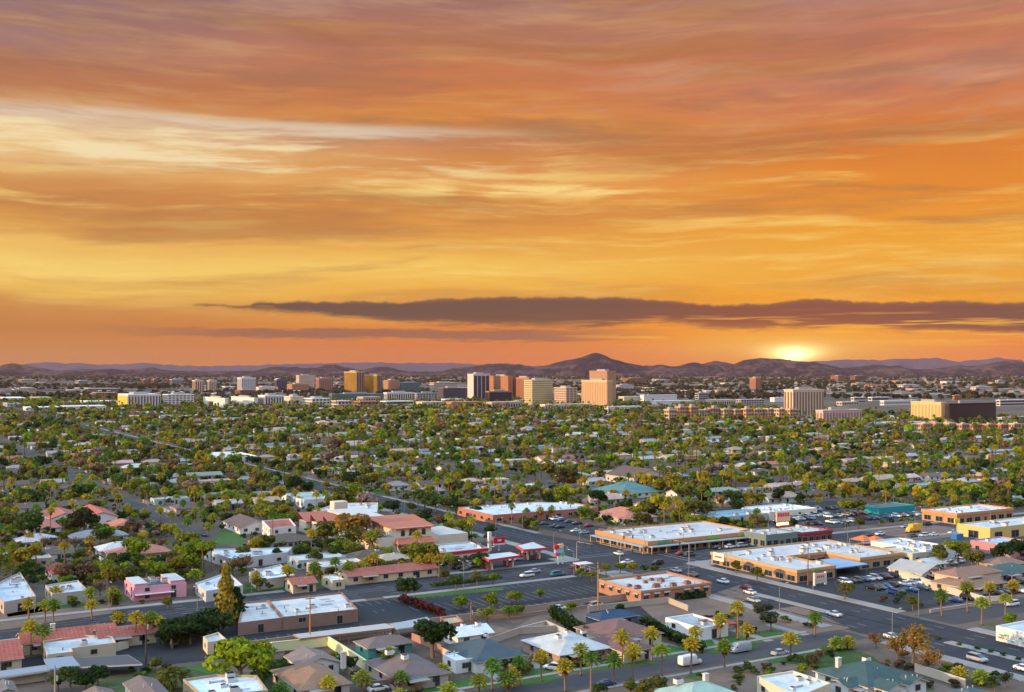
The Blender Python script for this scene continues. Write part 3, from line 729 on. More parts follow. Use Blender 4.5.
carport('carport', 'grey flat carport by the dark round tree', pp(2.8, (390,624),(398,629),(434,624.5),(427,617)), 2.8, (.30,.34,.36), (.3,.3,.3))
flat_building('dumpster_enclosure', 'low tan-roofed bin enclosure in the corner of the tree-dotted lot', 'enclosure', pp(2.2, (440,617),(447,624),(464,621.5),(457,615)), 2.2, (.30,.17,.12), (.50,.36,.22), 'brick', units=0)
wall_line('long tan block wall along the alley behind the lots', None, 1.8, (.36,.26,.20), uv=[(78, 257.5), (206, 257.5)])
wall_line('pale yellow wall around the garden with the small pool', [(268,655),(271,652),(328,646),(350,660),(383,682)], 2.2, (.66,.62,.34), w=.4)
wall_line('tan wall beside the brown-roofed ranch house', [(468,652),(520,634),(555,632)], 1.6, (.42,.33,.26))
wall_line('brick-red wall between the dark-roofed houses', [(412,640),(440,652),(448,658)], 1.6, (.40,.20,.15))
wall_line('tan wall beside the empty lot behind the white house', [(588,612),(640,606),(668,603),(688,611)], 1.5, (.42,.36,.30))
wall_line('long pale wall behind the crowded car lot', [(905,578),(944,592),(985,604),(1005,603)], 2.0, (.55,.50,.40), w=.35)
wall_line('low tan wall on the side of the crowded car lot', [(930,613),(968,607),(1010,602)], .8, (.50,.44,.36))
wall_line('cream wall behind the rust-leaved tree', [(915,672),(940,680),(965,688)], 1.8, (.55,.46,.36))
mb = MB()
for k_ in range(9):
    u_ = 105+k_*12.2; mb.quad((u_, 200.6, .023), (u_+2.6, 200.6, .023), (u_+2.6, 214, .023), (u_, 214, .023))
struct(mb.build('driveway', M['walk'], rot=ROT))
wall_line('pale block wall between the white-shingled roof and the tan yard', [(520,634),(546,627),(575,640)], 1.6, (.46,.42,.36))
wall_line('brown fence beside the slate-blue hip roof', [(500,668),(520,676),(532,660)], 1.6, (.22,.13,.09), name='wooden_fence', cat='fence', mm='brick')
wall_line('weathered fence around the yard of the dark brown hip roof', [(345,672),(366,690),(400,686)], 1.6, (.25,.17,.12), name='wooden_fence', cat='fence', mm='brick')
wall_line('white picket wall before the dark green-roofed cottage', [(838,690),(866,700),(905,690)], .9, (.6,.6,.58))
wall_line('tan wall before the pink apartment house yard', [(90,602),(120,600)], 1.4, (.38,.29,.22))
wall_line('long brown wall behind the pink apartment house', [(135,571),(175,568)], 2.0, (.36,.26,.18))
wall_line('low brick-edged wall along the tree-dotted lot', [(470,620),(520,617),(590,608)], .8, (.33,.21,.15))
# houses south of the alley
SH = 'shingle'
def hs(name, label, L, N, Rr, kind, wall, roof, rmat=SH, lm=None, z=2.6, turn=None, **k):
    p = rect3(L, N, Rr, z); u = min(q[0] for q in p); v = min(q[1] for q in p); w = max(q[0] for q in p)-u; d = max(q[1] for q in p)-v
    return house(name, label, k.pop('cat', 'house'), [(u, v, w, d, kind, (d > w) if turn is None else turn)], wall, roof, rmat, lm, h=z, **k)
hs('house', 'low grey-roofed house with slatted white wall beside the small garden pool', (289,656),(302,667),(336,660),'gable', (.62,.62,.60), (.20,.155,.14))
hs('ranch_house', 'house with broad orange-brown hip roof beside the yellow garden wall', (274,670),(300,690),(352,684),'hip', (.42,.38,.34), (.255,.15,.095), lm='orange-brown hip roof', chimney=(14, 12))
hs('house', 'house with teal walls under a flat brown roof by the dark round tree', (358,641),(368,648),(410,641),'hip', (.10,.30,.27), (.17,.125,.115), lm='teal-walled house')
hs('ranch_house', 'big dark brown hip-roofed house with white rooftop cooler beside the yellow wall', (366,661),(398,680),(440,668),'hip', (.40,.33,.28), (.15,.115,.11), lm='dark brown hip roof', units=2)
hs('house', 'small white-roofed house before the tan block wall', (449,630),(458,637),(489,631),'gable', (.62,.60,.56), (.62,.64,.66), units=2)
hs('ranch_house', 'house with dark slate-blue hip roof and white gable trim', (452,645),(476,662),(521,653),'hip', (.60,.60,.58), (.055,.085,.105), lm='slate-blue hip roof', units=1)
hs('house', 'little white annex with a flat roof beside the slate-blue hip roof', (446,655),(456,662),(474,659),'flat', (.66,.66,.64), WHT)
hs('ranch_house', 'white-shingled low hip-roofed house among the street palms', (524,640),(560,655),(604,645),'hip', (.36,.22,.17), (.44,.46,.46), lm='white-shingled hip roof', units=3, wmat='brick')
p = UV(585,645,3); 
hs('ranch_house', 'maroon-brown roofed house with blue yard cover before the brick office', (570,628),(612,640),(660,632),'hip', (.55,.47,.36), (.17,.095,.085), lm='maroon-brown roof')
hs('house', 'lower maroon-roofed garage wing facing the palm street', (600,638),(624,652),(652,647),'hip', (.52,.42,.32), (.16,.09,.08))
hs('garden_shelter', 'dark blue canvas shelter roof behind the maroon-brown roof', (588,615),(600,620),(632,613),'hip', (.10,.12,.16), (.03,.06,.12), cat='shelter', win=False)
t = flat_building('bungalow', 'white stucco flat-roofed bungalow on the corner with dark red porch', 'bungalow', rect3((668,617),(700,628),(724,622.5),3.1), 3.1, (.74,.74,.73), (.36,.39,.41), lm='white stucco bungalow', units=2, win=(5,1.4,1.1,[1.1]))
q = max(p[0] for p in rect3((668,617),(700,628),(724,622.5),3.6))-t['_o'][0]
MB().box(q+.05, .5, 2.4, q+5.5, 9, 2.7).build('porch_roof', M['tile'], t, color=(.33,.05,.05))
for y in (1, 8): MB().box(q+5.1, y, 0, q+5.3, y+.2, 2.4).build('porch_post', M['obj'], t, color=(.2,.05,.04))
hs('house', 'pale green hip-roofed house beside the palm street', (655,690),(690,704),(739,694),'hip', (.55,.52,.46), (.30,.42,.36), lm='pale green hip roof', units=1, chimney=(9, 6))
flat_building('bungalow', 'cream flat-roofed bungalow beside the dark green-roofed house', 'bungalow', pp(3.6, (757,676),(793,670.5),(831,683),(797,697)), 3.6, (.60,.55,.42), (.62,.64,.64), units=3, win=(5,1.4,1.1,[1.1]), lm='cream flat bungalow')
cr_ = rect3((829,668),(868,687),(914,675), 2.7); cu0, cv0 = cr_[1]; cw, cd = cr_[2][0]-cu0, cr_[0][1]-cv0
house('cottage', 'white weatherboard house with dark green gabled roof and tall chimney', 'house', [(cu0, cv0, cw, cd, 'hip', cd > cw), (cu0-3.4, cv0+2, 5, 5.2, 'gable', False, 2.5), (cu0+1.5, cv0-3.6, 5.5, 4.2, 'gable', True, 2.6), (cu0+cw-6, cv0-2.6, 5, 3.2, 'gable', True, 2.5)], (.62,.64,.62), (.045,.085,.085), SH, 'dark green-roofed house', chimney=(3, cd*.75), units=1)
hs('house', 'low dark teal-roofed house by the boulevard wall', (945,693),(972,702),(1012,700),'hip', (.60,.56,.48), (.07,.11,.12))
flat_building('white_house', 'flat white-roofed house with tan side wall beside the bright green tree', 'house', pp(3.8, (183,679),(216,674),(257,675),(268,690),(203,697)), 3.8, (.40,.29,.17), (.66,.71,.76), units=5, win=(5,1.4,1.1,[1.2]), lm='tan-walled white roof')
hs('house', 'brown gable-roofed house with pale blue upper storey below the date palm', (120,684),(140,700),(168,694),'gable', (.50,.56,.58), (.16,.12,.11), z=3.4)
hs('house', 'long brown shingle roof below the dense green shrubs', (60,697),(90,708),(118,700),'gable', (.45,.40,.34), (.18,.13,.11))
hs('house', 'small grey roof at the end of the ribbed wall', (-6,684),(0,692),(14,688),'gable', (.30,.40,.38), (.15,.14,.14))
flat_building('white_house', 'small pale house with flat roof among the street palms', 'house', pp(3.2, (158,697),(176,700),(178,708),(160,708)), 3.2, (.5,.5,.5), WHT, units=0)

# fuel station, church and their neighbours
t = flat_building('convenience_store', 'fuel station store with grey roof and red and white fascia', 'store', pp(4.2, (417,546),(442,552.5),(488,547.5),(470,541.5)), 4.2, (.55,.50,.42), (.42,.47,.50), lm='fuel station store', units=4, win=(3.2,2.6,2.2,[.3]), fascia=((.55,.02,.03), 3.1, 4.0))
def pumps_canopy(label, pts, z, lm=None):
    pts = ccw(pts); o0 = pts[0]; t = thing('fuel_canopy', *o0); P = [(p[0]-o0[0], p[1]-o0[1]) for p in pts]
    MB().prism(inset(P, .2), z-.7, z-.1, bottom=True).build('roof', M['flat_roof'], t, color=(.45,.52,.54))
    m = MB()
    for i in range(4):
        j = (i+1) % 4; m.quad((*P[i], z-.8), (*P[j], z-.8), (*P[j], z), (*P[i], z)); Q = inset(P, .2); m.quad((*P[i], z), (*P[j], z), (*Q[j], z), (*Q[i], z)); m.quad((*P[i], z-.8), (*Q[i], z-.8), (*Q[j], z-.8), (*P[j], z-.8))
    m.build('fascia', M['obj'], t, color=(.55,.05,.04))
    I = inset(P, 2.2)
    for c in I:
        MB().box(c[0]-.3, c[1]-.3, 0, c[0]+.3, c[1]+.3, z-.7).build('column', M['obj'], t, color=(.7,.66,.6))
        MB().box(c[0]-1.6, c[1]-.35, .02, c[0]-.8, c[1]+.35, 1.7).build('fuel_pump', M['obj'], t, color=(.5,.08,.07))
    tag(t, label, 'canopy', None, lm, PX(*pts[0], z)); return t
pumps_canopy('red-edged fuel canopy over the pumps before the store', pp(4.1, (478,555),(489,559.5),(521,555),(510,551.5)), 4.1, 'fuel canopy')
pumps_canopy('second red-edged fuel canopy beside the boulevard', pp(4.1, (516,545.5),(524,549.5),(547,547.5),(533,541.5)), 4.1)
cream = (.66,.58,.46)
c0 = UV(400,553); cu, cv = c0
t = thing('church', cu, cv); t['_o'] = c0
def blk(x0, y0, x1, y1, z0, z1, c=cream, name='wall', m_='stucco'): return MB().box(x0, y0, z0, x1, y1, z1).build(name, M[m_], t, color=c)
blk(-7, 3, 17, 30, 0, 5.2); blk(-6.6, 3.4, 16.6, 29.6, 5.2, 5.22, (.34,.33,.34), 'roof', 'flat_roof')
blk(0, 0, 13.5, 3, 0, 3.4)
m = MB(); m.quad((-1.2, -1.4, 3.2), (14.7, -1.4, 3.2), (13.5, 2.98, 4.9), (0, 2.98, 4.9)); m.poly([(-1.2, -1.4, 3.2), (0, 2.98, 4.9), (-1.2, 2.98, 3.2)]); m.poly([(14.7, -1.4, 3.2), (14.7, 2.98, 3.2), (13.5, 2.98, 4.9)]); m.quad((-1.2, -1.4, 3.0), (14.7, -1.4, 3.0), (14.7, -1.4, 3.2), (-1.2, -1.4, 3.2)); m.build('porch_roof', M['tile'], t, color=(.42,.125,.075))
blk(0, 4, 14.5, 38, 5.2, 8.4)
m = MB(); m.quad((-1.5, 3.2, 8.3), (16, 3.2, 8.3), (17, 24, 10.2), (-3, 24, 10.2)); m.quad((-3, 24, 10.2), (17, 24, 10.2), (16, 39, 8.4), (-1.5, 39, 8.4)); m.poly([(-1.5, 3.2, 8.3), (-3, 24, 10.2), (-1.5, 39, 8.4)]); m.poly([(16, 3.2, 8.3), (16, 39, 8.4), (17, 24, 10.2)]); m.quad((-1.5, 3.2, 8.0), (16, 3.2, 8.0), (16, 3.2, 8.3), (-1.5, 3.2, 8.3)); m.build('roof', M['tile'], t, color=(.44,.135,.08))
for x, w, h in ((3, 1.5, 2.2), (7.2, 3.2, 2.6), (11.4, 1.5, 2.2)):
    window(t, x, 4, 5.4, w, h, -math.pi/2, True); window(t, x, 0, .8, w, h, -math.pi/2, True)
blk(17.2, 4, 30, 26, 0, 4.6); blk(17.5, 4.3, 29.7, 25.7, 4.6, 4.62, (.55,.48,.42), 'roof', 'flat_roof')
for k, yy in enumerate((42, 51, 60, 69)):
    m = MB(); z0 = 5.2-k*.2; m.quad((-7-k*2, yy-7, z0+.2), (12-k*2, yy-7, z0+.2), (12-k*2, yy+2, z0+3), (-7-k*2, yy+2, z0+3)); m.quad((12-k*2, yy+2, z0+3), (12-k*2, yy+2, z0-3), (-7-k*2, yy+2, z0-3), (-7-k*2, yy+2, z0+3)); m.build('roof', M['tile'], t, color=(.43,.13,.08))
    blk(-6.5-k*2, yy-6, 11.5-k*2, yy+1.6, 0, z0+.2)
blk(4, 74, 10, 79, 0, 10.5, name='bell_tower')
tag(t, 'cream church with arched windows and big clay tile roof behind the fuel station', 'church', None, 'arched cream church', (425, 530))
reserve(cu-12, cv-2, cu+32, cv+82)
g0 = UV(372,545); t = thing('parking_garage', *g0)
for k in range(3):
    MB().box(0, 0, 2.6*k+2.3, 13, 46, 2.6*k+3.1).build('deck', M['stucco'], t, color=(.55,.52,.48))
    if k < 3:
        for y in range(0, 46, 7): MB().box(.2, y+.2, 2.6*k-.3 if k else 0, .7, y+.7, 2.6*k+2.3).build('column', M['stucco'], t, color=(.5,.46,.42))
        for x in (4, 8, 12): MB().box(x, .2, 2.6*k-.3 if k else 0, x+.5, .7, 2.6*k+2.3).build('column', M['stucco'], t, color=(.5,.46,.42))
MB().box(1, 1, 0, 12.5, 45, 7.4).build('painted_shade_core', M['stucco'], t, color=(.16,.15,.15))  # dark box fills the open decks, their shade put into its colour
tag(t, 'open concrete parking garage beside the arched cream church', 'garage', None); reserve(g0[0]-2, g0[1]-2, g0[0]+15, g0[1]+48)
flat_building('assembly_hall', 'large cream hall with plain white roof behind the rust-leaved tree', 'hall', pp(5, (313,511),(340,514),(377,512),(378,502.5),(338,503)), 5.0, (.62,.55,.45), (.52,.54,.56), lm='large cream hall', units=5, win=(12,2.5,1.6,[1.5]))
flat_building('apartment_row', 'long orange brick apartment row with white roof behind the boulevard', 'apartments', rect3((463,506.5),(493,515),(596,506.5),3.8), 3.8, (.42,.17,.11), (.56,.60,.64), 'brick', 'brick apartment row', units=8, win=(6,2.2,1.3,[1.0]))
# tiled courtyard motel along the avenue
a = UV(438,566,3.2)
mot = [(UV(x,y,3.2)) for x, y in ((348,575),(438,566.5))]
house('motel', 'long cream motel with clay tile roof set behind palms on the avenue', 'motel', [(mot[0][0], mot[0][1], mot[1][0]-mot[0][0], 8, 'gable', False)], (.62,.50,.34), (.34,.10,.07), lm='tile-roofed motel')
mot = [(UV(x,y,3.2)) for x, y in ((293,583),(344,578))]
house('motel', 'shorter cream motel wing beside the blue courtyard pool', 'motel', [(mot[0][0], mot[0][1], (mot[1][0]-mot[0][0])*.45, 7, 'gable', False), (mot[1][0]-4, mot[0][1]-1, 4, 9, 'flat', False)], (.58,.47,.33), (.34,.10,.07))
flat_building('white_house', 'white-roofed house with clay tile edge beside the avenue palms', 'house', pp(3.2, (249,572),(258,580),(295,575),(280,564)), 3.2, (.50,.42,.34), (.60,.64,.68), units=3, win=(5,1.4,1.1,[1]), lm='tile-edged white house')
flat_building('white_house', 'pale hip house behind the tall conifer and lawn', 'house', pp(3.2, (195,583),(206,591),(243,585),(228,572)), 3.2, (.52,.50,.48), (.56,.60,.64), units=3, win=(5,1.4,1.1,[1]))
flat_building('school_building', 'long low pale grey-roofed building behind the green park lawn', 'school', pp(3.6, (204,549),(232,559),(288,552),(292,547),(262,548)), 3.6, (.52,.50,.48), (.50,.55,.60), units=6, win=(6,1.6,1.1,[1]), lm='long pale grey roof')
flat_building('villa', 'white two-storey villa with red tile edges near the park lawn', 'villa', pp(6, (262,519),(270,527),(296,524),(290,517)), 5.4, (.70,.66,.62), (.36,.10,.08), 'stucco', 'white two-storey villa', units=0, win=(5,1.3,1.2,[1,3.3]))
hs('cottage', 'dark brown gabled house with white walls beside the park lawn', (226,521),(240,528),(270,524),'gable', (.66,.64,.62), (.13,.085,.08), lm='dark gabled house')
hs('villa', 'white villa with red tile gables above the winding street', (78,510),(88,518),(112,513),'gable', (.70,.66,.62), (.42,.10,.07), 'tile', cat='villa', lm='red-gabled villa', z=4)
hs('villa', 'second white villa with red tile roof above the large olive tree', (40,512),(50,519),(76,514),'gable', (.64,.60,.52), (.36,.11,.08), 'tile', cat='villa')
hs('villa', 'house with salmon tile roof and blue-white annex beyond the large olive tree', (105,523),(114,529),(138,524),'hip', (.62,.60,.58), (.46,.15,.09), 'tile', cat='villa')
hs('villa', 'low white villa with pink tile roof beside the bare shrubs', (20,522),(30,529),(58,525),'hip', (.70,.64,.58), (.40,.14,.11), 'tile', cat='villa')
flat_building('white_house', 'white flat-roofed house left of the pink apartments', 'house', pp(3.4, (45,585),(52,594),(88,590),(78,580)), 3.4, (.45,.38,.33), (.48,.51,.54), units=3, win=(5,1.4,1.1,[1]))
REGL = S.objects[-1]
flat_building('white_house', 'large white flat-roofed house with blue-white roof panels near the avenue edge', 'house', pp(3.4, (-12,588),(4,602),(36,596),(20,572)), 3.4, (.45,.36,.32), (.46,.51,.56), units=5, win=(5,1.4,1.1,[1]), lm='blue-white roofed house')
hs('house', 'house with maroon and white roof before the bright green tree', (38,568),(52,574),(72,569),'gable', (.62,.58,.52), (.24,.05,.05), 'tile')
for o in S.objects:
    if o.get('label', '').startswith('white flat-roofed house left of'): o['label'] = 'white flat-roofed house among bare shrubs beside the pink apartment house'

# shopping strip behind the avenue
strip = rect3((598,530),(648,541.5),(757,530.5),4.3)
t = flat_building('shopping_strip', 'long orange shopping strip with white roof along the avenue', 'shops', strip, 4.3, (.50,.25,.11), (.49,.485,.475), lm='orange shopping strip', units=16, win=(4.5,3.6,1.7,[.3]), fascia=((.50,.245,.10), 2.95, 4.35), canopy=((.30,.38,.42), 2.3, 2.6, (.55,.3,.14)))
ww = max(p[0] for p in strip)-t['_o'][0]
for a, c in ((.08, (.05,.30,.14)), (.52, (.20,.45,.03)), (.80, (.45,.42,.03))):
    MB().box(ww*a, -.42, 3.1, ww*a+5.5, -.27, 4.0).build('shop_sign', M['obj'], t, color=c)
s2 = pp(4.8, (756,535),(765,538),(795,533.5),(800,527))
flat_building('shop', 'grey-green glazed shop joining the orange strip', 'shop', rect3((752,529),(766,535),(796,531.5),4.8), 4.8, (.16,.22,.21), (.46,.44,.42), units=3, win=(3,2.4,2.2,[.5]), lm='glazed shop')
flat_building('shop', 'low shop with maroon front and pale roof beside the glazed shop', 'shop', rect3((786,526),(802,532.5),(833,529.5),4.2), 4.2, (.28,.04,.05), (.46,.48,.46), units=3, win=(3,2.4,2.0,[.5]), fascia=((.30,.05,.06), 3.1, 3.9))
# white-roofed plaza beyond the boulevard
pz = [(251,251), (267.5,251), (267.5,272), (285.5,272), (285.5,257), (306,257), (306,291), (251,291)]
t = flat_building('shopping_plaza', 'white-roofed plaza of tan brick shops around a small court by the boulevard', 'shops', pz, 4.0, (.44,.25,.13), (.51,.505,.495), 'brick', 'white-roofed plaza', units=26, win=(4.5,3.4,1.8,[.3]), fascia=((.50,.33,.17), 3.1, 4.05))
MB().box(-.55, 33, 1.6, -.3, 38.5, 4.3).build('wall_sign', M['obj'], t, color=(.74,.66,.56))
MB().box(-.62, 34, 2.7, -.56, 37.5, 3.2).build('sign_lettering', M['obj'], t, color=(.55,.05,.06))
MB().box(4, -.35, 3.2, 10, -.27, 3.8).build('shop_sign', M['obj'], t, color=(.30,.38,.06))
carport('carport', 'blue canvas carport in the court of the white-roofed plaza', [(269,252), (284,252), (284,266), (269,266)], 2.8, (.22,.36,.52), (.15,.25,.4))
flat_building('shop', 'pale tan shop block behind the white-roofed plaza', 'shop', [(307.5,254), (318,254), (318,268), (307.5,268)], 4.0, (.50,.46,.36), (.5,.5,.48), units=2, win=(4,2,1.4,[1]))
flat_building('warehouse', 'long white warehouse with orange end wall behind the car rows', 'warehouse', rect3((877,540),(926,550),(952,546),4.4), 4.4, (.66,.66,.64), (.55,.58,.60), lm='long white warehouse', units=8, win=None)
flat_building('corner_shop', 'tan brick corner shop with dark shop windows beyond the busy lot', 'shop', rect3((932,507.5),(957,513),(1001,506),5), 4.8, (.52,.26,.13), (.60,.63,.68), 'brick', 'tan corner shop', units=5, win=(5,3.6,2.2,[.4]), fascia=((.55,.28,.13), 3.6, 4.85))
flat_building('auto_shop', 'bright yellow garage with dark open bay beside two palms', 'garage', rect3((971,522),(990,528),(1050,520),4.8), 4.8, (.66,.48,.17), (.50,.54,.60), lm='yellow garage', units=4, win=(9,4.5,2.9,[.1]))
t = flat_building('mural_shop', 'pink mural-painted shop with grey roof before the yellow garage', 'shop', rect3((986,538),(1030,549),(1060,545),4), 4.0, (.46,.22,.24), (.46,.52,.58), lm='mural-painted shop', units=4, win=(5,1.6,1.3,[1]))
t = flat_building('mural_house', 'white shop at the side street with colourful mural on its wall', 'shop', rect3((1005,624),(1042,636),(1080,630),3.6), 3.6, (.70,.70,.68), (.50,.55,.60), units=2, win=None, res=True)
L = max(p[1] for p in rect3((1005,624),(1042,636),(1080,630),3.6))-t['_o'][1]
for k in range(15):
    y = rnd.uniform(.6, L-2); z = rnd.uniform(.5, 2.4)
    MB().box(-.06-.004*k, y, z, -.0, y+rnd.uniform(.6, 2), z+rnd.uniform(.2, .7)).build('mural_patch', M['obj'], t, color=rnd.choice([(.05,.35,.36), (.10,.40,.18), (.6,.22,.15), (.65,.4,.12), (.5,.15,.25), (.1,.2,.4)]))
hs('house', 'pale grey-roofed house behind the wall of the crowded lot', (901,566),(922,574),(946,570),'gable', (.60,.56,.48), (.34,.34,.33), lm='pale grey-roofed house')
hs('house', 'white gabled house beside the olive trees near the crowded lot', (916,561),(930,565),(947,563),'gable', (.64,.64,.60), (.50,.50,.48))
hs('garden_shed', 'dark red-roofed shed beside the pale grey-roofed house', (930,571),(938,575),(956,572),'gable', (.4,.3,.25), (.25,.07,.06), cat='shed', z=2.4)
hs('apartment_house', 'two-storey beige apartment house with brown tile roof near the gold palms', (946,571),(958,577),(1008,572),'hip', (.55,.48,.38), (.26,.145,.10), cat='apartments', lm='beige apartment house', z=4.6)
hs('house', 'lower brown-roofed wing before the beige apartment house', (938,580),(966,588),(1012,583),'hip', (.50,.42,.33), (.25,.145,.10))
hs('house', 'house with dark green flat roof beside the gold palms', (985,568),(1000,575),(1040,570),'hip', (.4,.4,.36), (.06,.11,.10))
hs('house', 'house with brown roof behind the deep green trees', (990,560),(1002,566),(1030,563),'hip', (.45,.38,.32), (.26,.15,.11))
flat_building('white_house', 'blue-roofed shed house behind the orange strip', 'house', rect3((700,512),(716,517),(758,511),3.4), 3.2, (.40,.46,.46), (.20,.34,.42), units=2, win=(5,1.4,1.1,[1]), lm='blue-roofed shed house')
flat_building('white_house', 'long white flat-roofed building behind the red pole sign', 'house', rect3((752,506),(770,512),(818,508),3.6), 3.6, (.70,.64,.55), (.72,.70,.66), units=4, win=(6,1.6,1.1,[1]))
flat_building('teal_shed', 'long low shed with green and blue walls beyond the busy lot', 'shed', rect3((868,504),(879,508),(913,504.5),3), 3.0, (.02,.30,.32), (.10,.12,.11), units=0, win=None, lm='green and blue shed')
hs('house', 'salmon tile-roofed house behind the parked cars lot', (604,512),(625,519),(650,515),'hip', (.5,.42,.35), (.42,.16,.11), 'tile', lm='salmon tile roof')
hs('cottage', 'half-timbered style gabled house with dark roof among the trees', (624,473),(634,478),(654,474),'gable', (.55,.48,.40), (.12,.08,.07), z=4)
flat_building('white_house', 'white two-storey modern house near the bright lawn behind', 'villa', rect3((214,452),(222,457),(240,452),5), 5.0, (.72,.72,.72), (.70,.72,.74), units=1, win=(5,2,1.2,[1,3]), lm='white modern house')
hs('house', 'white low house with teal hip roof amid the treetops', (610,488),(622,494),(650,489),'hip', (.60,.60,.58), (.10,.20,.19))
flat_building('white_house', 'white block house behind the deep green row of trees', 'house', rect3((290,493),(304,500),(328,496),4), 4.0, (.66,.66,.64), (.35,.42,.40), units=1, win=(5,1.5,1.2,[1]))

# ------------------------------------------------------------------ downtown and the far blocks, placed by photo outline
WALLT = {'cream': (.62,.50,.38), 'orange': (.46,.22,.12), 'white': (.66,.62,.60), 'gold': (.62,.40,.10), 'purple': (.16,.13,.17), 'dark': (.045,.04,.055), 'teal': (.12,.19,.21), 'rust': (.34,.15,.10), 'tan': (.48,.36,.26), 'grey': (.42,.40,.42)}
def tower(label, cat, xl, xc, xr, yt, yb, wall, style='bands', gc=None, lm=None, z=None, cap=None, name='office_tower', group=None, glass=(.03,.035,.045)):
    Y = F*CH/(yb-HZ); h = CH-(yt-HZ)*Y/F if z is None else z
    n = UV(xc, yb); X = lambda x: x
    th = TH
    # lengths along the grid directions that reach the outline's left and right ends
    def solve(d, x):
        Xn, Yn = W_(*n); dx_, dy_ = (math.cos(TH), math.sin(TH)) if d == 0 else (-math.sin(TH), math.cos(TH)); k = (x-512)/F
        return (k*Yn-Xn)/(dx_-k*dy_)
    lb = max(6, solve(0, xr)); la = max(6, min(140, solve(1, xl)))
    t = thing(name, *n)
    wl = WALLT[wall] if isinstance(wall, str) else wall
    MB().box(0, 0, 0, lb, la, h).build('wall', M['stucco'], t, color=wl)
    m = MB()
    e = .35
    fl = max(1, int(h/3.9))
    if style == 'bands':
        for k in range(fl):
            z0 = h*(k+.3)/fl; z1 = h*(k+.85)/fl
            m.box(1.2, -e, z0, lb-1.2, 0, z1); m.box(-e, 1.2, z0, 0, la-1.2, z1)
    elif style == 'columns':
        nb = max(3, int(lb/5)); na = max(2, int(la/5))
        for k in range(nb): m.box(lb*(k+.28)/nb, -e, 3, lb*(k+.80)/nb, 0, h-2.5)
        for k in range(na): m.box(-e, la*(k+.28)/na, 3, 0, la*(k+.80)/na, h-2.5)
    elif style == 'grid':
        nb = max(3, int(lb/6)); na = max(2, int(la/6))
        for q in range(fl):
            z0 = h*(q+.3)/fl; z1 = h*(q+.85)/fl
            for k in range(nb): m.box(lb*(k+.2)/nb, -e, z0, lb*(k+.8)/nb, 0, z1)
            for k in range(na): m.box(-e, la*(k+.2)/na, z0, 0, la*(k+.8)/na, z1)
    elif style == 'sheer':
        m.box(.6, -e, 1, lb-.6, 0, h-1.5); m.box(-e, .6, 1, 0, la-.6, h-1.5)
    m.build('glazing', M['obj_gloss'], t, color=gc or glass)
    c = MB(); c.box(-.6, -.6, h, lb+.6, la+.6, h+1.0); c.build('parapet', M['stucco'], t, color=cap or tuple(min(.75, q*1.2) for q in wl))
    if h > 14: MB().box(lb*.25, la*.25, h+1, lb*.7, la*.7, h+4.2).build('rooftop_plant', M['stucco'], t, color=(.35,.32,.32))
    else:
        for k in range(2): ac_unit(t, rnd.uniform(2, lb-2), rnd.uniform(1.5, la-1.5), h+1.0, 1.6, (.4,.4,.4))
    tag(t, label, cat, group, lm, ((xl+xr)/2, (yt+yb)/2)); reserve(n[0]-8, n[1]-8, n[0]+lb+8, n[1]+la+8); return t
M['gold_glass'] = mat('gold_mirror_glass', (.80,.50,.14), .25, .3, .03, metal=.85)
M['obj_gloss'] = mat('tinted_glazing', (1,1,1), .3, .12, .05, src='object', spec=.5)
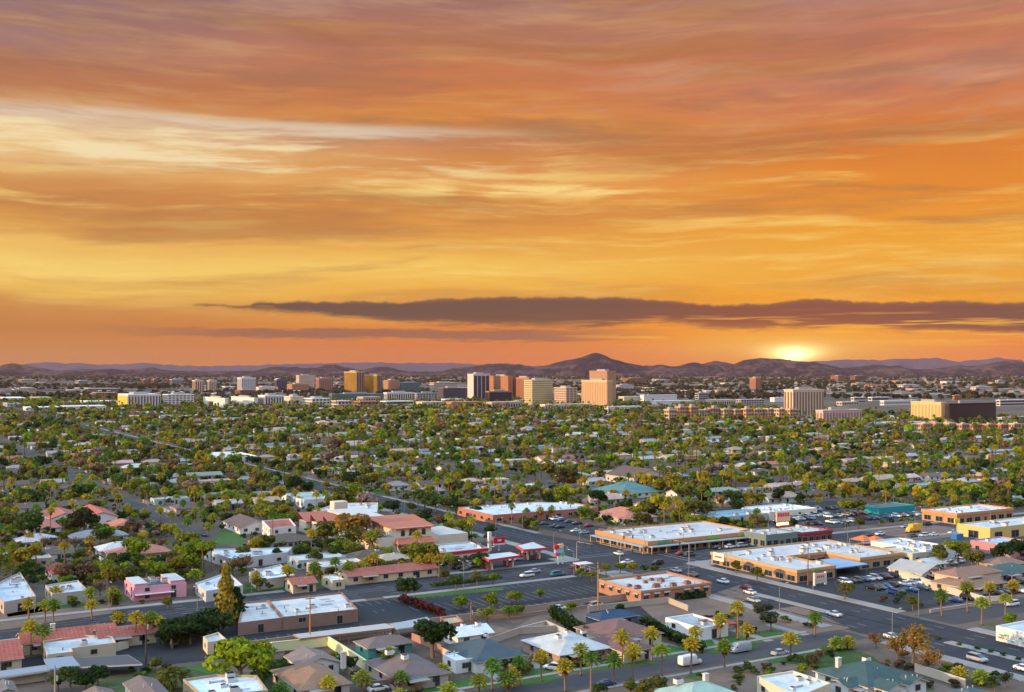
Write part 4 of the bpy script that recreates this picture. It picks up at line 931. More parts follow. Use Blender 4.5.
TW = [
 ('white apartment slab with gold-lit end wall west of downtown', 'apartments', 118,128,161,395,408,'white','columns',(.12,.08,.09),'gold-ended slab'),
 ('pale apartment slab behind the gold-ended slab', 'apartments', 163,168,194,395,406.5,'white','grid',(.14,.1,.1),None),
 ('faint pale slab far beyond the gold-ended slab', 'offices', 84,88,120,388.8,393.5,'grey','bands',None,None),
 ('small orange block beyond the gold-ended slab', 'offices', 92,96,117,393,398.5,'orange','grid',None,None),
 ('low white office with dark bays before the gold-ended slab', 'offices', 61,66,106,407,413,'white','columns',None,'low white office'),
 ('long thin white shed at the end of the boulevard', 'warehouse', 23,27,60,408,411,'white','none',None,None),
 ('long blue-roofed white hall behind the low white office', 'warehouse', 80,86,118,401.8,405,'white','none',None,None),
 ('rusty twin-bodied block on the far plain', 'offices', 141,144,150,379.5,385.5,'rust','columns',None,'rusty far block'),
 ('second rusty block just beside the rusty far block', 'offices', 151,154,158,379.5,385,'rust','columns',None,None),
 ('thin pale block on the far plain', 'offices', 169.5,172,184,379.4,385.6,'grey','columns',None,None),
 ('cream tower with brown window strips, first of a matching pair', 'office tower', 192,195,204,380.5,394,'cream','columns',(.16,.08,.05),'cream twin towers'),
 ('cream tower with brown window strips, second of a matching pair', 'office tower', 206,209,217,380.8,394,'cream','columns',(.16,.08,.05),None),
 ('white tower with narrow orange lit edge', 'office tower', 237,241.5,256,378,396,'white','columns',(.25,.22,.24),'orange-edged tower'),
 ('low red brick block at the foot of the orange-edged tower', 'offices', 235,240,255,390.5,397,'rust','bands',None,None),
 ('dusky purple office block with rounded top', 'office tower', 274,276.5,287,380,393,'purple','columns',None,'dusky purple block'),
 ('peach-coloured broad office block with oval bay', 'office tower', 287,292,309,384.5,394,'orange','bands',(.34,.16,.10),'peach office block'),
 ('tall cream tower behind the peach office block', 'office tower', 296,299,314.5,375.5,391.5,'cream','bands',(.42,.32,.26),'tall cream tower'),
 ('salmon and purple slab beside the tall cream tower', 'office tower', 315.5,319,333,378.5,393,'orange','columns',(.18,.1,.12),None),
 ('gold mirrored tower with shaded purple side, taller of two', 'office tower', 344,356.5,364,372,395.5,(.50,.34,.12),'goldL',None,'tall gold tower'),
 ('gold mirrored tower with shaded dark side, shorter of two', 'office tower', 364.5,377,382,375.2,395.5,(.50,.32,.06),'goldL',None,'short gold tower'),
 ('long teal glass block in front of the gold towers', 'offices', 329,332,383,394.5,401.5,'teal','columns',(.05,.10,.12),'long teal block'),
 ('pale salmon office tower beside a teal one', 'office tower', 383.5,390,399.5,380.5,394.5,'orange','grid',(.34,.2,.15),None),
 ('teal glass office block beside the salmon one', 'office tower', 399.8,403,420,383,394.5,'teal','bands',(.05,.12,.13),'teal glass block'),
 ('white and glass office row before the teal glass block', 'offices', 383.5,387,414,393,401.5,'white','columns',None,None),
 ('grey glass office row ending at the dark striped box', 'offices', 414.5,417,440,393.5,401.5,'grey','grid',None,None),
 ('dark striped glass box office', 'offices', 438,443,466,388.5,402,'purple','bands',None,'dark striped box'),
 ('pale cream block behind the dark striped box', 'offices', 429.5,434,458,383,394,'cream','grid',None,None),
 ('dark tower with white ribs and bright cream end', 'office tower', 467.5,473.5,489.5,374.3,401,(.58,.52,.46),'ribs',None,'white-ribbed dark tower'),
 ('wide burnt-orange tower slab beside the white-ribbed tower', 'office tower', 489.5,508,512.5,376.4,401,'orange','bands',(.32,.14,.08),'burnt-orange slab'),
 ('second burnt-orange slab with darker windows', 'office tower', 513,529,534,378,401.5,(.40,.18,.10),'columns',(.24,.10,.06),None),
 ('low black glass block framed in orange', 'offices', 485.5,489,512,391.7,403,(.36,.18,.12),'sheer',(.03,.025,.045),'low black glass block'),
 ('cream tower with green-gold window rows', 'office tower', 524,532,552.5,380.5,406.5,(.62,.48,.32),'bands',(.30,.27,.13),'green-windowed tower'),
 ('smaller pale-topped tower between two larger ones', 'office tower', 554,566,577,388.2,407,(.55,.42,.32),'grid',(.2,.12,.08),'pale-topped tower'),
 ('tallest tan tower with flat sheer sides', 'office tower', 589.5,607,616,371.3,403,(.46,.28,.18),'bands',(.36,.2,.13),'tallest tan tower'),
 ('broad golden tan tower in front of the tallest one', 'office tower', 581.5,607,612.6,381,408.5,(.66,.42,.24),'columns',(.40,.24,.13),'broad golden tower'),
 ('long low cream podium between the two largest tan towers', 'offices', 540,545,592,405,411,'cream','columns',None,'cream podium'),
 ('low white colonnaded hall beside the broad golden tower', 'offices', 604.5,608,641,407.3,413,'white','columns',None,None),
 ('lone orange tower with purple side on the far plain', 'office tower', 749.5,755.5,761,378,390.5,'orange','columns',(.2,.1,.1),'lone orange tower'),
 ('cream hotel tower with tall brown window strips', 'hotel', 784,793,824,390.2,418,(.64,.52,.38),'columns',(.22,.13,.09),'cream hotel tower'),
 ('long pink ribbed office block beside the hotel tower', 'offices', 816,823,862,411,425,(.62,.42,.38),'columns',(.28,.18,.17),'pink ribbed block'),
 ('golden tan office block joined to a black glass box', 'offices', 911,941,945.5,403,422,(.70,.48,.24),'columns',(.55,.34,.14),'golden tan block'),
 ('black glass office box', 'offices', 945.8,949,996,404.3,425,(.07,.045,.05),'sheer',(.035,.025,.035),'black glass box'),
 ('small golden block on the far right plain', 'offices', 830.5,838,846,375.8,381.5,'orange','bands',None,None),
 ('squat salmon block by the small golden far block', 'offices', 850,855,866,376,381,'rust','bands',None,None),
 ('long dark-roofed store with pale front beside the black glass box', 'shops', 999,1002,1040,418,424,'grey','columns',None,None),
 ('white stepped office beyond the hotel tower', 'offices', 851,854,866,397.8,403,'white','bands',None,None),
 ('pale row building beyond the hotel tower', 'offices', 868,872,889,397.6,401,'white','bands',None,None),
 ('low white row with dark windows beyond the golden tan block', 'offices', 880,884,918,401,405.5,'white','columns',None,None),
 ('white L-shaped block near the edge of the plain', 'offices', 996,1000,1030,400.5,406,'white','bands',None,None),
 ('white mall hall between the towers and the orange apartments', 'mall', 650,656,694,401.5,406.5,'white','none',None,'white mall hall'),
 ('paler hall behind the white mall hall', 'mall', 640,644,677,395.5,401,'white','none',None,None),
 ('cream block with dark doors beside the white mall hall', 'offices', 706,711,735,400.3,406.5,'cream','columns',None,None),
 ('grey block with white corner above the orange apartments', 'offices', 736,741,764,400,406.5,'grey','grid',None,None),
 ('white mall wing with purple corner stripe', 'mall', 200,225,228,399,408,(.68,.62,.56),'none',None,'striped mall wing'),
 ('white mall body with lit flank', 'mall', 228,254,258,398.5,407,(.70,.64,.58),'none',None,'white mall body'),
 ('pale stepped mall block with grey entrance', 'mall', 258,265,284,396,407,'white','columns',None,None),
 ('cream store block beside the stepped mall block', 'mall', 284,292,303,397,406,'cream','none',None,None),
 ('low white stores before the long teal block', 'mall', 303,312,330,399,407,'white','grid',None,None),
 ('pinkish low stores before the long teal block', 'mall', 331,338,352,401.5,408,(.6,.42,.38),'grid',None,None),
 ('brick and cream low stores near the gold towers', 'mall', 353,360,379,402,408.5,'rust','grid',None,None),
 ('white low store with flat canopy near the gold towers', 'mall', 380,386,414,401.8,408,'white','bands',None,None),
 ('low cream strip before the dark striped box', 'shops', 416,422,444,402.5,408,'cream','columns',None,None),
 ('low reddish strip below the white-ribbed tower', 'shops', 446,452,482,402.5,409,'orange','columns',None,None),
 ('low salmon strip below the burnt-orange slab', 'shops', 484,492,523,402.8,409.5,(.5,.34,.28),'columns',None,None),
]
for lb_, cat, xl, xc, xr, yt, yb, wall, style, gc, lm in TW:
    st = {'none': 'x', 'goldL': 'x', 'ribs': 'x'}.get(style, style)
    t = tower(lb_, cat, xl, xc, xr, yt, yb, wall, st, gc, lm)
    L = [c for c in S.objects if c.parent == t]
    w = [c for c in L if c.name.startswith('wall')][0]
    X1 = max(q.co.x for q in w.data.vertices); Y1 = max(q.co.y for q in w.data.vertices); Z1 = max(q.co.z for q in w.data.vertices)
    gz = [c for c in L if c.name.startswith('glazing')][0]
    if style == 'none': bpy.data.objects.remove(gz)
    if style == 'goldL':
        gz.color = (.62,.38,.06,1); m = MB(); k_ = 9
        for q in range(k_): m.box(-.3, Y1*(q+.06)/k_, 1, 0, Y1*(q+.94)/k_, Z1-2)
        gz.data = m.mesh('glazing', [M['gold_glass']])
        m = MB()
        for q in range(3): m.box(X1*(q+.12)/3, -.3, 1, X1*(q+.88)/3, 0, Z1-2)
        m.build('shade_toned_glazing', M['obj_gloss'], t, color=(.10,.07,.09))  # shade of the side face put into its dusky glazing colour
    if 'gold-lit end' in lb_: MB().box(-.6, .4, 2, -.37, Y1-.4, Z1-2).build('end_wall', M['stucco'], t, color=(.62,.44,.08))  # gold sunlight on the white end put into this panel's colour
    if style == 'ribs':
        m = MB(); 
        for q in range(4): m.box(X1*(q+.10)/4, -.4, 1, X1*(q+.90)/4, 0, Z1-3)
        gz.data = m.mesh('glazing', [M['obj_gloss']]); gz.color = (.05,.04,.07,1)
    if 'rounded top' in lb_:
        m = MB(); k_ = 10
        for q in range(k_):
            a0 = math.pi*q/k_; a1 = math.pi*(q+1)/k_
            m.quad((X1/2-X1/2*math.cos(a0), 0, Z1+1+math.sin(a0)*4), (X1/2-X1/2*math.cos(a1), 0, Z1+1+math.sin(a1)*4), (X1/2-X1/2*math.cos(a1), Y1, Z1+1+math.sin(a1)*4), (X1/2-X1/2*math.cos(a0), Y1, Z1+1+math.sin(a0)*4))
        m.build('vault', M['obj'], t, color=(.55,.5,.5))
# orange apartment blocks between the hall and the hotel
k = 0
for x0 in range(664, 790, 11):
    yb = 421.5-(x0-664)*.012+rnd.uniform(-1, 0); yt = 410.5+rnd.uniform(-2, 1.5)-(1.2 if x0 < 700 else 0)
    t = tower('', 'apartments', x0, x0+5, x0+12.5, yt, yb, rnd.choice([(.56,.33,.19), (.50,.27,.16), (.58,.40,.26)]), 'grid', (.12,.08,.06), name='apartment_block', group='orange apartment blocks beside the hotel')
    words = ['first','second','third','fourth','fifth','sixth','seventh','eighth','ninth','tenth','eleventh','twelfth']
    t['label'] = f'orange low apartment block, {words[k]} in the row running toward the cream hotel tower'; k += 1
LM.append(('orange apartment blocks', 725, 413, None))
k = 0
for x0 in range(918, 1030, 13):
    t = tower('', 'townhouses', x0, x0+5, x0+12, 424.5+rnd.uniform(-1, 1), 433+rnd.uniform(-.5, .8), rnd.choice([(.52,.20,.12), (.55,.36,.28), (.5,.28,.2)]), 'grid', (.12,.09,.09), name='townhouse', group='red townhouses below the black glass box')
    t['label'] = f'red and pink townhouse, {words[k]} along the row below the black glass box'; k += 1
LM.append(('red townhouse row', 970, 429, None))

# ------------------------------------------------------------------ plants
def leafy(seed, nl, size, lobes, flat=.8, gap=.0, core=True):
    """crown of radius 1 centred on the origin, leaf clumps spread over several lobes"""
    r = random.Random(seed); m = MB(); L = []
    for i in range(lobes):
        a = r.uniform(0, 6.283); q = r.uniform(.0, .62)**.8; z = r.uniform(-.35, .55)
        L.append((q*math.cos(a), q*math.sin(a), z*flat, r.uniform(.28, .5)))
    for i in range(nl):
        l = r.choice(L); d = Vector((r.gauss(0, 1), r.gauss(0, 1), r.gauss(.25, 1))).normalized()
        rr = l[3]*r.uniform(.7, 1.08); p = Vector(l[:3])+Vector((d.x*rr, d.y*rr, d.z*rr*flat))
        n = (d+Vector((r.gauss(0, .45), r.gauss(0, .45), r.gauss(.1, .45)))).normalized()
        q = n.orthogonal().normalized(); w = n.cross(q); a = r.uniform(0, 6.28); q, w = q*math.cos(a)+w*math.sin(a), w*math.cos(a)-q*math.sin(a)
        s = size*r.uniform(.6, 1.3)
        m.quad(tuple(p-q*s-w*s*.5), tuple(p+q*s*.2-w*s), tuple(p+q*s+w*s*.4), tuple(p-q*s*.3+w*s))
    return m, L
CR = []
for i in range(7):
    m, L = leafy(100+i, 1300, .085, 9+i % 3, .78)
    tr = MB(); tr.tube([(0, 0, -1.75), (.03, .02, -1.1), (0, 0, -.6)], [.10, .075, .06])
    for l in L[:5]: tr.tube([(0, 0, -.75), (l[0]*.5, l[1]*.5, -.3), (l[0], l[1], l[2])], [.05, .035, .012], 5)
    CR.append((m.mesh('crown', [M['leaf']]), tr.mesh('trunk', [M['trunk']])))
AIRY = []
for i in range(2):
    m, L = leafy(200+i, 620, .065, 13, .85)
    tr = MB(); tr.tube([(0, 0, -1.75), (.03, .02, -1.1), (0, 0, -.6)], [.08, .06, .05])
    for l in L: tr.tube([(0, 0, -.8), (l[0]*.5, l[1]*.5, -.3), (l[0], l[1], l[2])], [.04, .025, .008], 5)
    AIRY.append((m.mesh('crown', [M['leaf']]), tr.mesh('trunk', [M['trunk']])))
BARE = []
for i in range(2):
    r = random.Random(300+i); m = MB(); tr = MB(); tr.tube([(0, 0, -1.2), (0, 0, -.6)], [.07, .05])
    for k in range(230):
        a = r.uniform(0, 6.28); q = r.uniform(.1, .95); z = r.uniform(-.4, .8)*(1-q*.5); s = .45
        p = Vector((q*s*math.cos(a), q*s*math.sin(a), z*.5-.2)); e = Vector((q*math.cos(a+r.gauss(0, .15)), q*math.sin(a+r.gauss(0, .15)), z))
        m.tube([tuple(p), tuple(e)], [.022, .006], 3, cap=False)
    for k in range(8): a = k*.78; tr.tube([(0, 0, -.65), (.45*math.cos(a), .45*math.sin(a), 0)], [.04, .02], 4)
    BARE.append((m.mesh('crown', [M['obj']]), tr.mesh('trunk', [M['trunk']])))
SHR = []
for i in range(3):
    m, L = leafy(400+i, 420, .14, 6, .7); SHR.append(m.mesh('shrub', [M['leaf']]))
CON = []
for i in range(2):
    r = random.Random(500+i); m = MB()
    for k in range(900):
        z = r.uniform(0, 1); rr = (.22*(1-z)**.6+.03)*r.uniform(.6, 1.15)*(1+.25*math.sin(z*21)); a = r.uniform(0, 6.28)
        p = Vector((rr*math.cos(a), rr*math.sin(a), z)); n = Vector((math.cos(a)+r.gauss(0, .4), math.sin(a)+r.gauss(0, .4), r.gauss(.2, .4))).normalized(); q = n.orthogonal().normalized()*.035; w = n.cross(q)
        m.quad(tuple(p-q-w), tuple(p+q-w*.6), tuple(p+q+w), tuple(p-q*.5+w))
    tr = MB(); tr.tube([(0, 0, -.12), (0, 0, .4)], [.03, .02]); CON.append((m.mesh('crown', [M['leaf']]), tr.mesh('trunk', [M['trunk']])))
def palm_crown(seed, nf, R_, droop, wide):
    r = random.Random(seed); m = MB()
    for i in range(nf):
        a = 6.283*i*.618+r.uniform(-.2, .2); up = 1-2*(i+.5)/nf; up = up*.85+.22
        e0 = math.asin(max(-1, min(1, up))); L = R_*r.uniform(.72, 1.15); d = Vector((math.cos(a)*math.cos(e0), math.sin(a)*math.cos(e0), math.sin(e0)))
        side = Vector((-math.sin(a), math.cos(a), 0)); pts = []
        for s, w in ((0, .05), (.45, .10*wide), (.75, wide*.5), (1.0, .12*wide)):
            p = d*L*s+Vector((0, 0, -droop*L*s*s)); pts.append((p, w*R_*.55))
        for k in range(3):
            (p, w), (q, x) = pts[k], pts[k+1]; n = d.cross(side)*.12*R_*(1 if k else .3)
            m.quad(tuple(p-side*w), tuple(q-side*x-n*0), tuple(q+n*.8), tuple(p+n*.5)); m.quad(tuple(p+n*.5), tuple(q+n*.8), tuple(q+side*x), tuple(p+side*w))
    return m
PC = []
for i in range(4):
    m = palm_crown(600+i, 58, 1.0, .24, .72); PC.append(m.mesh('crown', [M['leaf']]))
sk = MB(); r_ = random.Random(5)
for i in range(26):
    a = i*.618*6.283; sk.quad((.1*math.cos(a), .1*math.sin(a), -.1), (.1*math.cos(a+.5), .1*math.sin(a+.5), -.1), (.34*math.cos(a+.4), .34*math.sin(a+.4), -.75-r_.random()*.4), (.3*math.cos(a), .3*math.sin(a), -.8))
SKIRT = sk.mesh('dead_fronds', [M['leaf']])
DATE = [palm_crown(700+i, 60, 1.0, .55, .55).mesh('crown', [M['leaf']]) for i in range(2)]
tp = MB(); tp.tube([(0, 0, 0), (.0, 0, .06), (.012, 0, .5), (0, 0, 1)], [.030, .021, .017, .015], 7); PT = tp.mesh('trunk', [M['palm_trunk']], True)
def jit(c, k=.15):
    q = rnd.uniform(1-k, 1+k); return tuple(max(.004, x*q*rnd.uniform(1-k*.5, 1+k*.5)) for x in c)
def tree(u, v, r, h, look, col, kind='leafy', group='trees of the town', name='tree', zc=None, sq=1.0):
    """crown radius r, top at h"""
    t = thing(name, u, v, rnd.uniform(0, 6.28)); P = {'leafy': CR, 'airy': AIRY, 'bare': BARE, 'conifer': CON}[kind]
    cr, tr = rnd.choice(P)
    if kind == 'conifer':
        put('crown', cr, t, (0, 0, h*.1), 0, col, (h*.9*sq,)*2+(h*.9,)); put('trunk', tr, t, (0, 0, h*.1), 0, None, (h*.9,)*3)
    else:
        sz = r*.88*sq; zc = h-sz*.78
        put('crown', cr, t, (0, 0, zc), 0, col, (r*1.05, r*1.05, sz)); k = 1.75 if kind != 'bare' else 1.2
        put('trunk', tr, t, (0, 0, zc), 0, None, (r, r, zc/k))
    later(t, look, 'tree', group, u, v); return t
def palm(u, v, h, r=1.9, look='fan palm', col=(.15,.135,.02), date=False, skirt=None):
    t = thing('palm_tree', u, v, rnd.uniform(0, 6.28)); lean = (rnd.uniform(-.04, .04), rnd.uniform(-.04, .04))
    put('crown', rnd.choice(DATE if date else PC), t, (lean[0]*h*.5, lean[1]*h*.5, h-r*.75), 0, col, (r, r, r*(.9 if not date else .8)))
    if not date and (skirt if skirt is not None else rnd.random() < .5): put('dead_fronds', SKIRT, t, (lean[0]*h*.5, lean[1]*h*.5, h-r*.75), 0, (.24,.12,.045), (r, r, r))
    k = 11 if not date else 18
    put('trunk', PT, t, (0, 0, 0), (-lean[1]*.5, lean[0]*.5, 0), None, (k, k, h-r*.7))
    later(t, look, 'palm', 'palms along the streets and yards', u, v); return t
def shrub(u, v, r, look, col, h=None, name='shrub', group='garden shrubs'):
    o = put(name, rnd.choice(SHR), None, (*W_(u, v), (h or r)*.45), rnd.uniform(0, 6.28), col, (r, r, (h or r)*.8)); later(o, look, 'shrub', group, u, v); return o
G_OL = (.125,.128,.024); G_DK = (.022,.055,.012); G_MD = (.060,.105,.020); G_BR = (.16,.24,.015); G_GD = (.28,.225,.018); G_RU = (.30,.165,.035); G_YG = (.20,.225,.018)
PALC = [('golden', (.46,.37,.03)), ('green', (.13,.24,.03)), ('yellow-green', (.28,.33,.03)), ('golden', (.42,.34,.03))]
# palms: crown centre x, y and foot y, read off the photograph
PL = []
for dx_, dy_, s, L in (
 (512, 540, 4, [(30,480,580),(118,458,565),(213,492,605),(275,430,540),(316,460,605),(408,468,580),(440,375,505),(485,432,570),(560,362,485),(600,430,545),(715,400,535),(733,357,450),(832,308,395),(903,258,398),(940,350,430),(850,415,510),(5,530,590)]),
 (768, 540, 4, [(90,385,475),(188,300,385),(275,405,440),(320,408,436),(695,210,305),(798,178,290),(855,240,340),(888,180,270),(948,228,305),(985,170,255),(765,530,566),(855,540,578)]),
 (256, 540, 4, [(535,445,540),(580,540,610),(425,537,610),(290,560,640),(745,510,560),(770,585,640),(893,555,620),(945,490,600),(1005,540,615),(125,110,195),(235,98,180),(318,80,160),(368,95,170),(440,80,150),(473,60,150),(650,75,140),(690,65,140),(732,70,150),(772,60,130),(100,590,650),(575,610,660)]),
 (0, 540, 4, [(115,245,315),(180,250,330),(215,250,350),(222,195,250),(360,200,262),(368,250,320),(448,110,145),(112,90,150),(125,335,460),(168,352,465),(543,300,420),(610,297,410),(583,310,400),(475,300,335),(640,320,380),(778,130,200),(910,595,650)]),
 (130, 480, 5.12, [(270,110,190),(335,150,220),(375,165,225),(425,180,240),(400,230,290),(210,170,240),(155,150,205),(65,270,330),(75,155,200),(345,75,125),(450,72,120),(490,85,165),(550,80,160),(597,85,150),(240,80,120),(452,133,180),(958,70,110),(862,90,130),(957,150,210),(330,470,560),(650,482,570),(807,450,550),(945,432,540),(185,232,290),(245,255,310),(222,235,280),(120,65,120),(80,40,90),(100,55,105),(510,62,120),(570,60,115),(620,85,130)]),
 (0, 440, 4, [(225,175,230),(300,178,230),(375,172,225),(148,178,225),(62,272,330),(145,262,320),(220,258,310),(290,245,300),(500,178,215),(440,196,240),(480,225,270),(505,262,300),(590,200,240),(640,275,330),(25,275,320),(150,320,370),(268,350,400),(120,380,430),(35,180,230),(75,190,240),(605,105,150),(660,100,150),(350,105,150),(460,110,150),(455,165,200)]),
 (256, 440, 4, [(814,208,280),(808,135,200),(848,165,210),(242,212,270),(318,218,270),(770,100,140),(705,105,150),(940,105,150),(975,185,230),(652,150,190),(317,112,150),(830,50,90),(685,60,100),(645,185,215)]),
 (512, 440, 4, [(58,280,320),(112,275,320),(160,270,318),(275,272,320),(235,245,300),(300,262,300),(370,265,300),(655,230,265),(705,232,265),(720,255,290),(620,240,275),(728,130,165),(820,90,130),(18,180,220)]),
 (768, 440, 4, [(203,235,270),(615,215,250),(280,200,230),(585,180,210),(345,195,225),(378,200,230),(90,190,220),(905,330,375),(937,350,385),(240,100,130),(625,85,115)]),
 (784, 480, 6.4, [(885,85,125)]),
):
    for x, yc, yf in L: PL.append((dx_+x/s, dy_+yc/s, dy_+yf/s))
for x, yc, yf in PL:
    u, v = UV(x, yf); Y = W_(u, v)[1]; sc = F/Y; h = (yf-yc)/sc+1.2
    nm, c = rnd.choice(PALC); tall = 'tall ' if h > 9.5 else ('short ' if h < 6 else '')
    palm(u, v, max(3.5, min(17, h)), rnd.uniform(1.9, 2.3), f'{tall}{nm} fan palm', jit(c))
u, v = UV(172, 690); palm(u, v, 6.5, 4.0, 'stout date palm with wide drooping fronds', (.12,.12,.02), True)
for x, y in ((470, 655), (118, 622)): 
    u, v = UV(x, y); palm(u, v, 4, 2.2, 'short bushy green date palm', (.07,.10,.02), True)
